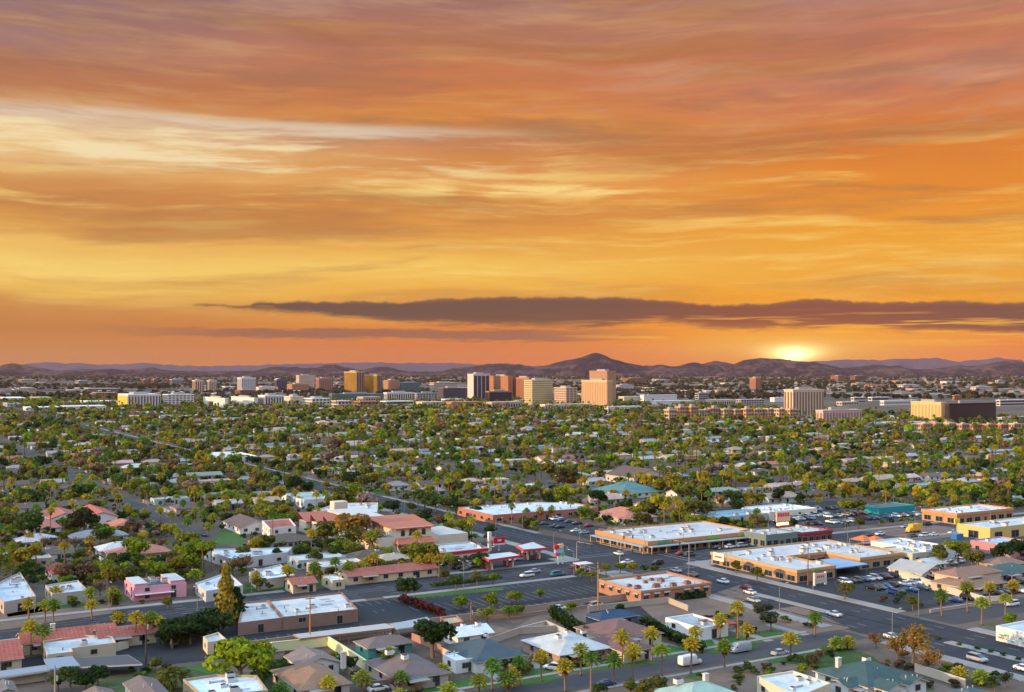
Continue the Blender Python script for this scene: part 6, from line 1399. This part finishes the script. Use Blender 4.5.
# ------------------------------------------------------------------ vehicles
def loft(m, st, mi):
    """st: stations (x, half width bottom, half width top, z bottom, z top)"""
    k = len(m.v); rings = []
    for x, wb, wt, z0, z1 in st:
        ring = [(x, -wb*.92, z0), (x, -wb, z0+(z1-z0)*.35), (x, -wt, z0+(z1-z0)*.82), (x, -wt*.86, z1), (x, wt*.86, z1), (x, wt, z0+(z1-z0)*.82), (x, wb, z0+(z1-z0)*.35), (x, wb*.92, z0)]
        rings.append(ring); m.v += ring
    n = 8
    for i in range(len(rings)-1):
        for j in range(n):
            a = k+i*n+j; b = k+i*n+(j+1) % n; m.f.append((a, b, b+n, a+n)); m.m.append(mi)
    m.f.append(tuple(k+j for j in range(n))[::-1]); m.m.append(mi); m.f.append(tuple(k+(len(rings)-1)*n+j for j in range(n))); m.m.append(mi)
def car_parts(kind):
    B, G, Rf = MB(), MB(), MB()
    L = {'sedan': 4.6, 'suv': 4.8, 'pickup': 5.6, 'van': 5.6}[kind]; h = L/2
    if kind == 'sedan':
        loft(B, [(-h, .68, .66, .38, .78), (-h+.25, .86, .82, .28, .93), (-h+1.0, .91, .86, .24, .96), (0, .91, .86, .24, .95), (h-1.2, .90, .84, .24, .90), (h-.3, .84, .76, .28, .76), (h, .66, .62, .36, .62)], 0)
        loft(G, [(-h+.75, .78, .66, .9, .95), (-h+1.45, .80, .68, .9, 1.38), (.35, .80, .68, .9, 1.40), (1.15, .80, .70, .86, .93)], 0); loft(Rf, [(-h+1.4, .60, .60, 1.36, 1.42), (.3, .62, .60, 1.38, 1.46)], 0)
    elif kind == 'suv':
        loft(B, [(-h, .80, .78, .38, .98), (-h+.2, .92, .88, .30, 1.10), (0, .94, .90, .28, 1.08), (h-1.15, .93, .88, .28, 1.04), (h-.25, .88, .80, .32, .92), (h, .74, .70, .42, .76)], 0)
        loft(G, [(-h+.12, .84, .74, 1.0, 1.15), (-h+.5, .85, .76, 1.0, 1.62), (.5, .85, .76, 1.0, 1.64), (1.3, .84, .76, .98, 1.06)], 0); loft(Rf, [(-h+.42, .74, .72, 1.60, 1.68), (.5, .74, .72, 1.62, 1.71)], 0)
    elif kind == 'pickup':
        loft(B, [(-h, .88, .86, .45, 1.05), (-h+.15, .95, .92, .40, 1.12), (0, .96, .92, .38, 1.12), (h-1.2, .95, .90, .38, 1.10), (h-.2, .92, .84, .40, 1.02), (h, .80, .76, .48, .86)], 0)
        B.box(-h+.18, -.76, 1.125, -.55, .76, 1.14, 1)
        loft(G, [(-.45, .86, .74, 1.08, 1.70), (.75, .86, .74, 1.08, 1.72), (1.45, .86, .76, 1.05, 1.14)], 0); loft(Rf, [(-.42, .74, .72, 1.70, 1.78), (.7, .74, .72, 1.70, 1.79)], 0)
    else:
        loft(B, [(-h, .92, .86, .4, 2.1), (-h+.15, .98, .92, .35, 2.25), (1.2, .98, .92, .33, 2.28), (1.75, .98, .86, .33, 1.5), (h-.2, .94, .8, .36, 1.15), (h, .8, .74, .45, .95)], 0)
        loft(G, [(1.16, .95, .86, 1.3, 2.0), (1.40, .95, .84, 1.3, 1.95), (1.82, .93, .82, 1.25, 1.42)], 0); Rf = None
    w = []
    T_ = MB(); T_.tube([(0, -.11, 0), (0, .11, 0)], [.33, .33], 14); RM = MB(); RM.tube([(0, -.125, 0), (0, .125, 0)], [.20, .20], 10)
    H = MB(); H.box(0, -.16, -.07, .05, .16, .07)
    return dict(L=L, B=B.mesh('body', [M['paint'], M['tyre']], False), G=G.mesh('window', [M['glass']]), R=Rf and Rf.mesh('roof', [M['paint']]), T=T_.mesh('tyre', [M['tyre']]), RM=RM.mesh('rim', [M['rim']]), H=H.mesh('headlight', [M['lamp_lens']]), TL=H.mesh('tail_light', [M['tail_lens']]), raw=(B, G, Rf, T_))
CK = {k: car_parts(k) for k in ('sedan', 'suv', 'pickup', 'van')}
SIMPLE = {}
for k, P in CK.items():
    m = MB(); B, G, Rf, T_ = P['raw']
    for src, mi, off in ((B, 0, (0,0,0)), (G, 1, (0,0,0)), (Rf, 0, (0,0,0))):
        if src is None: continue
        b = len(m.v); m.v += src.v; m.f += [tuple(i+b for i in f) for f in src.f]; m.m += [mi]*len(src.f)
    for sx_ in (-1, 1):
        for sy in (-1, 1):
            b = len(m.v); m.v += [(x+sx_*P['L']*.31, y+sy*.8, z+.33) for x, y, z in T_.v]; m.f += [tuple(i+b for i in f) for f in T_.f]; m.m += [2]*len(T_.f)
    SIMPLE[k] = m.mesh('car_shell', [M['paint'], M['glass'], M['tyre']])
CC = [('white', (.70,.70,.70), 30), ('silver', (.36,.38,.40), 16), ('black', (.015,.015,.018), 18), ('dark grey', (.08,.085,.09), 13), ('red', (.32,.015,.02), 8), ('blue', (.03,.09,.26), 6), ('dark blue', (.02,.035,.09), 5), ('tan', (.36,.30,.22), 3), ('teal', (.02,.17,.20), 2)]
CCD = {c[0]: c[1] for c in CC}
NC = 0
def car(u, v, ang, kind=None, colr=None, where='parked', z=.02, label=None, group='parked cars'):
    global NC
    NC += 1
    kind = kind or rnd.choices(['sedan', 'suv', 'pickup'], [5, 4, 1])[0]; colr = colr or rnd.choices([c[0] for c in CC], [c[2] for c in CC])[0]
    P = CK[kind]; X, Y = W_(u, v); c = jit(CCD[colr], .08)
    nm = {'sedan': 'parked_car', 'suv': 'parked_car', 'pickup': 'pickup_truck', 'van': 'delivery_van'}[kind]
    if where == 'driving' and kind in ('sedan', 'suv'): nm = 'car'
    if Y > 400:
        o = put(nm, SIMPLE[kind], None, (X, Y, z), TH+ang, c)
    else:
        o = thing(nm, u, v, ang, z); put('body', P['B'], o, color=c); put('window', P['G'], o)
        if P['R']: put('roof', P['R'], o, color=c)
        for sx_ in (-1, 1):
            for sy in (-1, 1):
                w = put('wheel', P['T'], o, (sx_*P['L']*.31, sy*.80, .33)); put('rim', P['RM'], w)
        for sy in (-1, 1): put('headlight', P['H'], o, (P['L']/2-.09, sy*.5, .66)); put('tail_light', P['TL'], o, (-P['L']/2+.02, sy*.5, .8))
    kw = {'sedan': 'sedan', 'suv': 'tall hatchback car', 'pickup': 'pickup truck', 'van': 'van'}[kind]
    if label: tag(o, label, 'car', group)
    else: later(o, f'{colr} {kw} {where}', 'car', group, u, v)
    return o
HP_ = math.pi/2
# cars on the move, read off the photograph
for x, y, d, kind, colr in ((618.5,555,'A+','sedan','white'),(627,563.5,'B-','sedan','white'),(681,555,'B+','sedan','red'),(690,556,'B+','suv','dark grey'),(663,566,'B-','suv','black'),(676,572,'A+','sedan','silver'),(693,576,'A+','sedan','dark grey'),(723,583,'A+','sedan','white'),(746,589,'A+','sedan','red'),(750,594,'A+','sedan','white'),(754,602,'A-','sedan','silver'),(834,616,'A+','sedan','white'),(886,640,'A-','sedan','white'),(963,664,'A-','suv','silver'),(1024,671,'A-','sedan','white'),(577,568,'B+','sedan','red'),(583,571.5,'B+','sedan','silver'),(559,575,'B+','sedan','red'),(565,578,'B+','suv','teal'),(527,577,'B-','suv','white'),(534,573,'B-','sedan','silver'),(328,489,'A-','sedan','red'),(250,471,'A-','sedan','white'),(296,483,'A+','sedan','silver'),(500,513,'A+','sedan','dark grey'),(470,504,'A-','sedan','white'),(430,497,'A+','suv','black'),
     (718,549,'B+','sedan','black'),(730,548,'B+','sedan','white'),(742,547,'B+','suv','silver'),(1010,524,'B+','sedan','white'),(900,527,'B-','sedan','silver'),(918,524,'B+','suv','black'),(880,535,'B-','sedan','white'),(868,537,'B-','sedan','black')):
    u, v = UV(x, y)
    if d[0] == 'A': u = min(max(u, A0+2), A1-2)
    else: v = min(max(v, B0+2), B1-2)
    car(u, v, {'A+': HP_, 'A-': -HP_, 'B+': 0, 'B-': math.pi}[d], kind, colr, 'driving', .03, group='cars in traffic')
u, v = UV(690, 665); car(u, v, 0, 'van', 'white', 'parked', .02, 'white delivery van with solid sides parked on the palm street', 'cars on the palm street'); u, v = UV(702, 663.5)
u, v = UV(740, 652); car(u, v, math.pi, 'van', 'silver', 'parked', .02, 'silver-blue van parked at the kerb near the corner bungalow', 'cars on the palm street')
for x, y, a, kind, colr, lb_ in ((676,641,HP_*.9,'sedan','white','white car on the driveway beside the dark hedge'),(554,670,2.2,'suv','white','white car on the driveway among the street palms'),(606,686,0,'sedan','dark blue','dark blue car parked before the loose olive trees'),(780,655,0,'sedan','silver','silver car parked at the kerb under a golden palm'),(1012,606,math.pi,'suv','white','white car parked on the side street under gold palms'),(559,610,0,'sedan','white','white car alone in the tree-dotted lot'),(585,607,.2,'sedan','dark blue','dark blue car beside the brick corner office lot'),(596,607,.2,'suv','tan','tan car at the side door of the brick corner office'),(216,649.5,0,'sedan','blue','bright blue car beside the beige block shed'),(173,645,HP_,'sedan','dark grey','dark car backed under the deep green trees'),(204,536,-HP_,'sedan','dark blue','dark blue car at the foot of the winding palm street'),(378,691,0,'sedan','white','white car under the grey leafless trees')):
    u, v = UV(x, y); car(u, v, a, kind, colr, 'parked', .02, lb_, 'cars beside houses')
for x, y, k, c in ((472,562,'sedan','white'),(453,557,'sedan','silver'),(474,567,'suv','silver'),(512,561,'sedan','white'),(520,560,'sedan','silver'),(528,553,'suv','silver'),(535,551,'sedan','white'),(442,541,'suv','dark blue'),(466,571,'sedan','black'),(458,569,'sedan','black')):
    u, v = UV(x, y); car(u, v, rnd.choice([0, .3, 2.8]), k, c, 'at the fuel station', .02, group='cars at the fuel station')
def row(u0, v0, u1, v1, n, ang, fill=.8, where='parked', group='cars in the lots'):
    for i in range(n):
        if rnd.random() > fill: continue
        u = u0+(u1-u0)*(i+.5)/n; v = v0+(v1-v0)*(i+.5)/n
        car(u+rnd.uniform(-.15, .15), v+rnd.uniform(-.4, .4), ang+(math.pi if rnd.random() < .4 else 0), None, None, where, .02, None, group)
row(262, 243, 310, 243, 18, HP_, .85); row(262, 231.5, 302, 231.5, 15, HP_, .9); row(262, 224.5, 302, 224.5, 15, HP_, .8); row(266, 208, 312, 208, 17, HP_, .75)
row(309, 214, 309, 240, 9, 0, .8); row(316, 260, 340, 260, 9, HP_, .9); row(316, 273, 340, 273, 9, HP_, .9); row(313, 283, 345, 283, 12, HP_, .9); row(318, 248, 330, 252, 5, HP_, .9)
for vv in (341, 355.4, 361, 375.4, 381): row(346, vv, 420, vv, 27, HP_, .62 if vv != 381 else .4)
row(252.7, 354, 252.7, 420, 22, 0, .55); row(265.5, 354, 265.5, 420, 22, 0, .75)
row(250, 323.6, 330, 323.6, 14, 0, .55, 'parked at the avenue kerb'); row(268, 327.5, 345, 327.5, 12, 0, .4)
row(350, 296, 395, 294, 8, 0, .3); row(392, 250, 420, 250, 8, HP_, .7)
row(258, 366, 262, 372, 1, 0, 1)
u, v = UV(913, 532.5); t = thing('delivery_truck', u, v, math.pi)
MB().box(-3.6, -1.2, .9, 1.5, 1.2, 3.5).build('cargo_box', M['paint'], t, color=(.75,.42,.04)); m = MB(); loft(m, [(1.55, 1.1, 1.0, .6, 2.4), (2.6, 1.1, 1.0, .6, 2.4), (3.2, 1.05, .9, .6, 1.7), (3.4, 1.0, .8, .6, 1.3)], 0); m.build('cab', M['paint'], t, color=(.7,.4,.05))
for x in (-2.2, 2.4):
    for y in (-1, 1): put('wheel', CK['van']['T'], t, (x, y, .45), 0, None, (1.35, 1.2, 1.35))
MB().box(-3.5, -.9, .5, 2.8, .9, .88).build('chassis', M['tyre'], t)
tag(t, 'orange-yellow box truck on the avenue beyond the long white warehouse', 'truck')
for x, y in ((863,545.5),(875,546)):
    u, v = UV(x, y); t = thing('market_tent', u, v)
    m = MB(); m.poly([(-3.5,-3.5,2.3),(3.5,-3.5,2.3),(0,0,4)]); m.poly([(3.5,-3.5,2.3),(3.5,3.5,2.3),(0,0,4)]); m.poly([(3.5,3.5,2.3),(-3.5,3.5,2.3),(0,0,4)]); m.poly([(-3.5,3.5,2.3),(-3.5,-3.5,2.3),(0,0,4)]); m.build('canopy', M['obj'], t, color=(.62,.16,.05))
    for a in (-3.4, 3.4):
        for b in (-3.4, 3.4): MB().box(a-.05, b-.05, 0, a+.05, b+.05, 2.3).build('post', M['obj'], t, color=(.5,.5,.5))
    tag(t, 'orange tent at the end of the plaza roof, '+('farther from' if x < 870 else 'touching')+' the long white warehouse', 'tent')

# ------------------------------------------------------------------ poles, lamps, signals, signs
def pole(x, yt, yf, label, col=(.20,.10,.055), arms=1, name='utility_pole'):
    u, v = UV(x, yf); Y = W_(u, v)[1]; h = (yf-yt)*Y/F; t = thing(name, u, v)
    m = MB(); m.tube([(0, 0, 0), (0, 0, h)], [.22, .13], 8); m.build('pole', M['obj'], t, color=col)
    for k in range(arms): MB().box(-1.2, -.07, h-.7-k*1.2, 1.2, .07, h-.5-k*1.2).build('crossarm', M['wood'], t)
    tb = MB(); tb.tube([(.35, 0, h-3.2), (.35, 0, h-2.2)], [.25, .25], 8); tb.build('transformer', M['metal'], t, color=(.4,.4,.4))
    tag(t, label, 'pole'); return t
pole(310, 596, 645, 'tall orange-brown wooden pole before the white-roofed hall', (.42,.17,.05))
pole(598, 562, 611, 'tall lit wooden pole with white boxes by the brick corner office', (.45,.22,.10), 2)
pole(808, 547, 585, 'dark red-brown pole beside the white-roofed plaza', (.24,.09,.06))
pole(146, 615, 665, 'dark slim pole among the palms by the cream villa lot', (.07,.05,.045))
pole(471, 602, 628, 'brown pole beside the bin enclosure', (.30,.15,.09))
pole(1012, 572, 604, 'grey-brown pole beyond the gold palms', (.2,.16,.13))
pole(55, 665, 700, 'leaning grey pole by the square carport', (.3,.3,.28), 0)
def lamp(u, v, ang, label, h=8.0, grp='street lamps along the roads'):
    t = thing('street_lamp', u, v, ang); m = MB(); m.tube([(0, 0, 0), (0, 0, h-1), (.3, 0, h-.2), (1.2, 0, h+.1), (2.6, 0, h+.15)], [.09, .07, .06, .05, .04], 6); m.build('pole', M['metal'], t, color=(.24,.23,.22))
    MB().box(2.5, -.16, h+.03, 3.3, .16, h+.2).build('lamp_head', M['metal'], t, color=(.5,.5,.48)); later(t, label, 'street lamp', grp, u, v)
for v in range(384, 1000, 11):
    for u in (214.5, 240.5):
        if rnd.random() < .55 and N_TREE+0 < 400:
            q = rnd.choice([0, 1, 2, 4]); nm, c = (('olive', G_OL), ('dark green', G_DK), ('mid green', G_MD), ('', G_OL), ('golden', G_GD))[q]
            tree(u+rnd.uniform(-1, 1), v+rnd.uniform(-3, 3), rnd.uniform(2.8, 4.4), rnd.uniform(5, 7), f'{nm} boulevard tree', jit(c), group='trees lining the boulevard', name='street_tree')
for v in list(range(70, 290, 38))+list(range(335, 900, 42)):
    if 185 < v < 206: continue
    lamp(A0-1.5, v, 0, 'grey street lamp with short arm'); lamp(A1+1.5 if v < 330 else 237.5, v+16, math.pi, 'grey street lamp with short arm')
for u in list(range(20, 205, 40))+list(range(262, 700, 42)):
    lamp(u, B1+1.2, -HP_, 'grey street lamp with short arm'); lamp(u+18, B0-1.2, HP_, 'grey street lamp with short arm')
for k, (u, v, a, wd) in enumerate(((A0-1.5, B0-2, 0, 'brick corner office'), (A1+1.5, B1+2, math.pi, 'orange shopping strip'), (A0-2, B1+1.5, -HP_, 'fuel station corner'), (A1+2, B0-1.5, HP_, 'white-roofed plaza'))):
    t = thing('traffic_signal', u, v, a); m = MB(); m.tube([(0, 0, 0), (0, 0, 6.2), (.5, 0, 6.6), (9.5, 0, 6.9)], [.13, .11, .09, .06], 7); m.build('pole', M['metal'], t, color=(.35,.35,.34))
    for x in (5, 9): MB().box(x-.18, -.16, 5.7, x+.18, .16, 6.9).build('signal_head', M['obj'], t, color=(.05,.05,.04))
    tag(t, f'traffic signal mast at the crossing beside the {wd}', 'traffic signal', 'traffic signals at the crossing')
# fuel price pylon with coloured panels
u, v = UV(560.5, 564); t = thing('price_pylon', u, v)
MB().box(-1.2, -.3, 0, -.9, .3, 6.2).build('post', M['obj'], t, color=(.7,.7,.66)); MB().box(.7, -.3, 0, 1.0, .3, 6.2).build('post', M['obj'], t, color=(.7,.7,.66))
for x0, x1, z0, z1, c in ((-2.6,-.8,5.2,6.6,(.6,.04,.03)),(-.8,1.0,5.4,6.8,(.75,.55,.35)),(1.0,2.0,5.2,6.2,(.65,.06,.04)),(-2.3,1.0,3.9,5.1,(.35,.5,.75)),(-2.3,-.6,2.9,3.85,(.6,.1,.15)),(-.5,1.4,2.8,3.85,(.05,.55,.15)),(1.5,2.7,4.6,5.6,(.05,.5,.3))):
    MB().box(x0, -.45, z0, x1, .45, z1).build('sign_panel', M['obj'], t, color=c)
tag(t, 'cluster of red, white and green fuel price panels on the corner island', 'sign')
u, v = UV(499, 551); t = thing('pole_sign', u, v)
MB().box(-.2, -.2, 0, .2, .2, 4).build('post', M['obj'], t, color=(.4,.4,.4)); MB().box(-2.3, -.3, 2.9, 2.3, .3, 5).build('sign_panel', M['obj'], t, color=(.55,.01,.04)); MB().box(-2.3, -.34, 2.2, 2.3, .26, 2.8).build('lower_panel', M['obj'], t, color=(.65,.62,.6)); MB().box(-.8, -.38, 3.6, .8, -.305, 4.3).build('sign_emblem', M['obj'], t, color=(.72,.52,.42))
tag(t, 'large red box sign with pale emblem on a post by the fuel station', 'sign')
u, v = UV(489.5, 551); t = thing('sign_pillar', u, v); MB().box(-.6, -.6, 0, .6, .6, 7).build('pillar', M['stucco'], t, color=(.62,.64,.6)); MB().box(-.7, -.7, 3.2, .7, .7, 3.6).build('band', M['obj'], t, color=(.5,.3,.1)); tag(t, 'white square pillar next to the large red box sign', 'pillar')
u, v = UV(783, 537); t = thing('pole_sign', u, v)
for x in (-2, 2): MB().box(x-.15, -.15, 0, x+.15, .15, 5).build('post', M['obj'], t, color=(.3,.25,.22))
MB().box(-3.6, -.35, 6.2, 3.6, .35, 10).build('sign_panel', M['obj'], t, color=(.72,.40,.28))
for q in range(7): 
    x = -3.1+q*.9; MB().box(x, -.42, 8.2+.1*math.sin(q*2), x+.55, -.36, 9.5).build('sign_lettering', M['obj'], t, color=(.55,.02,.03))
for x in (-2.6,-1.0,.7,2.3): MB().box(x-.5, -.35, 4.7, x+.5, .35, 5.8).build('lit_panel', M['lit'], t)
tag(t, 'tall sign with red lettering over four lit squares behind the glazed shop', 'sign')
u, v = UV(820, 585); t = thing('monument_sign', u, v); MB().box(-2.6, -.3, 0, -2.1, .3, 3.9).build('post', M['obj'], t, color=(.7,.66,.6)); MB().box(2.1, -.3, 0, 2.6, .3, 3.9).build('post', M['obj'], t, color=(.7,.66,.6))
MB().box(-2.1, -.2, 1.6, 2.1, .2, 3.6).build('sign_panel', M['obj'], t, color=(.72,.52,.46)); MB().box(-2.1, -.2, .6, 2.1, .2, 1.5).build('lower_panel', M['obj'], t, color=(.45,.6,.5))
for q in range(4): MB().box(-1.5+q*.8, -.26, 2.3, -1.0+q*.8, -.2, 3.0).build('sign_lettering', M['obj'], t, color=(.5,.12,.10))
tag(t, 'pale framed sign with red lettering by the end of the white-roofed plaza', 'sign')
u, v = UV(957, 531); t = thing('pole_sign', u, v); MB().box(-.15, -.15, 0, .15, .15, 3).build('post', M['obj'], t, color=(.4,.4,.4)); MB().box(-1.6, -.25, 3, 1.6, .25, 5).build('sign_panel', M['obj'], t, color=(.75,.62,.04)); tag(t, 'small yellow board sign on a post beside the yellow garage', 'sign')
u, v = UV(957, 539); t = thing('storage_bin', u, v); m = MB(); m.prism([(-2,-1.4),(2,-1.4),(2,1.4),(-2,1.4)], 0, 2.0); m.build('body', M['metal'], t, color=(.03,.16,.42)); MB().box(-2.1, -1.5, 2.0, 2.1, 1.5, 2.15).build('lid', M['metal'], t, color=(.05,.2,.5)); tag(t, 'blue storage bin on the dirt lot before the yellow garage', 'bin')
u, v = UV(583, 573.5); t = thing('kiosk', u, v)
for x in (-1.8, 1.8):
    for y in (-1.4, 1.4): MB().box(x-.12, y-.12, 0, x+.12, y+.12, 3.2).build('post', M['obj'], t, color=(.4,.28,.22))
MB().box(-2.6, -2.1, 3.2, 2.6, 2.1, 3.45).build('roof', M['flat_roof'], t, color=(.62,.56,.52)); tag(t, 'small open shelter with pale roof before the brick corner office', 'shelter')

# ------------------------------------------------------------------ labels of the repeated things
def rel(px, py, L):
    dx_, dy_ = px-L[1], py-L[2]
    if abs(dx_)*.35 > abs(dy_): return 'beside'
    return 'behind' if dy_ < 0 else 'in front of'
LMK = [l for l in LM if l[0] and -60 < l[1] < 1084]
ORD = ['', 'second', 'third', 'fourth', 'fifth', 'sixth', 'seventh', 'eighth', 'ninth', 'tenth', 'eleventh', 'twelfth', 'thirteenth', 'fourteenth', 'fifteenth', 'sixteenth', 'seventeenth', 'eighteenth', 'nineteenth', 'twentieth']
by = {}
for o, look, u, v in REG:
    px, py = PX(u, v, 2)
    ds = sorted(LMK, key=lambda L: math.hypot(px-L[1], (py-L[2])*2.2)); A = ds[0]; B = None
    va = Vector((A[1]-px, (A[2]-py)*2.2))
    for L in ds[1:14]:
        vb = Vector((L[1]-px, (L[2]-py)*2.2))
        if va.length < 1e-3 or vb.length < 1e-3: continue
        if va.normalized().dot(vb.normalized()) < .3: B = L; break
    B = B or ds[1]
    by.setdefault((look, rel(px, py, A), A[0], B[0]), []).append((va.length, o))
for (look, r_, a, b), L in by.items():
    L.sort(key=lambda q: q[0])
    for k, (_, o) in enumerate(L):
        s = f'{look} {r_} {a}, toward {b}'
        if len(L) > 1: s = (f'{ORD[k]} ' if 0 < k < 20 else ('first ' if k == 0 else f'{ORD[k % 19+1]} more distant '))+s
        w = s.split()
        if len(w) > 16: s = ' '.join(s.replace(' toward ', ' near ').split()[:16])
        o['label'] = s
S.view_layers[0].update()
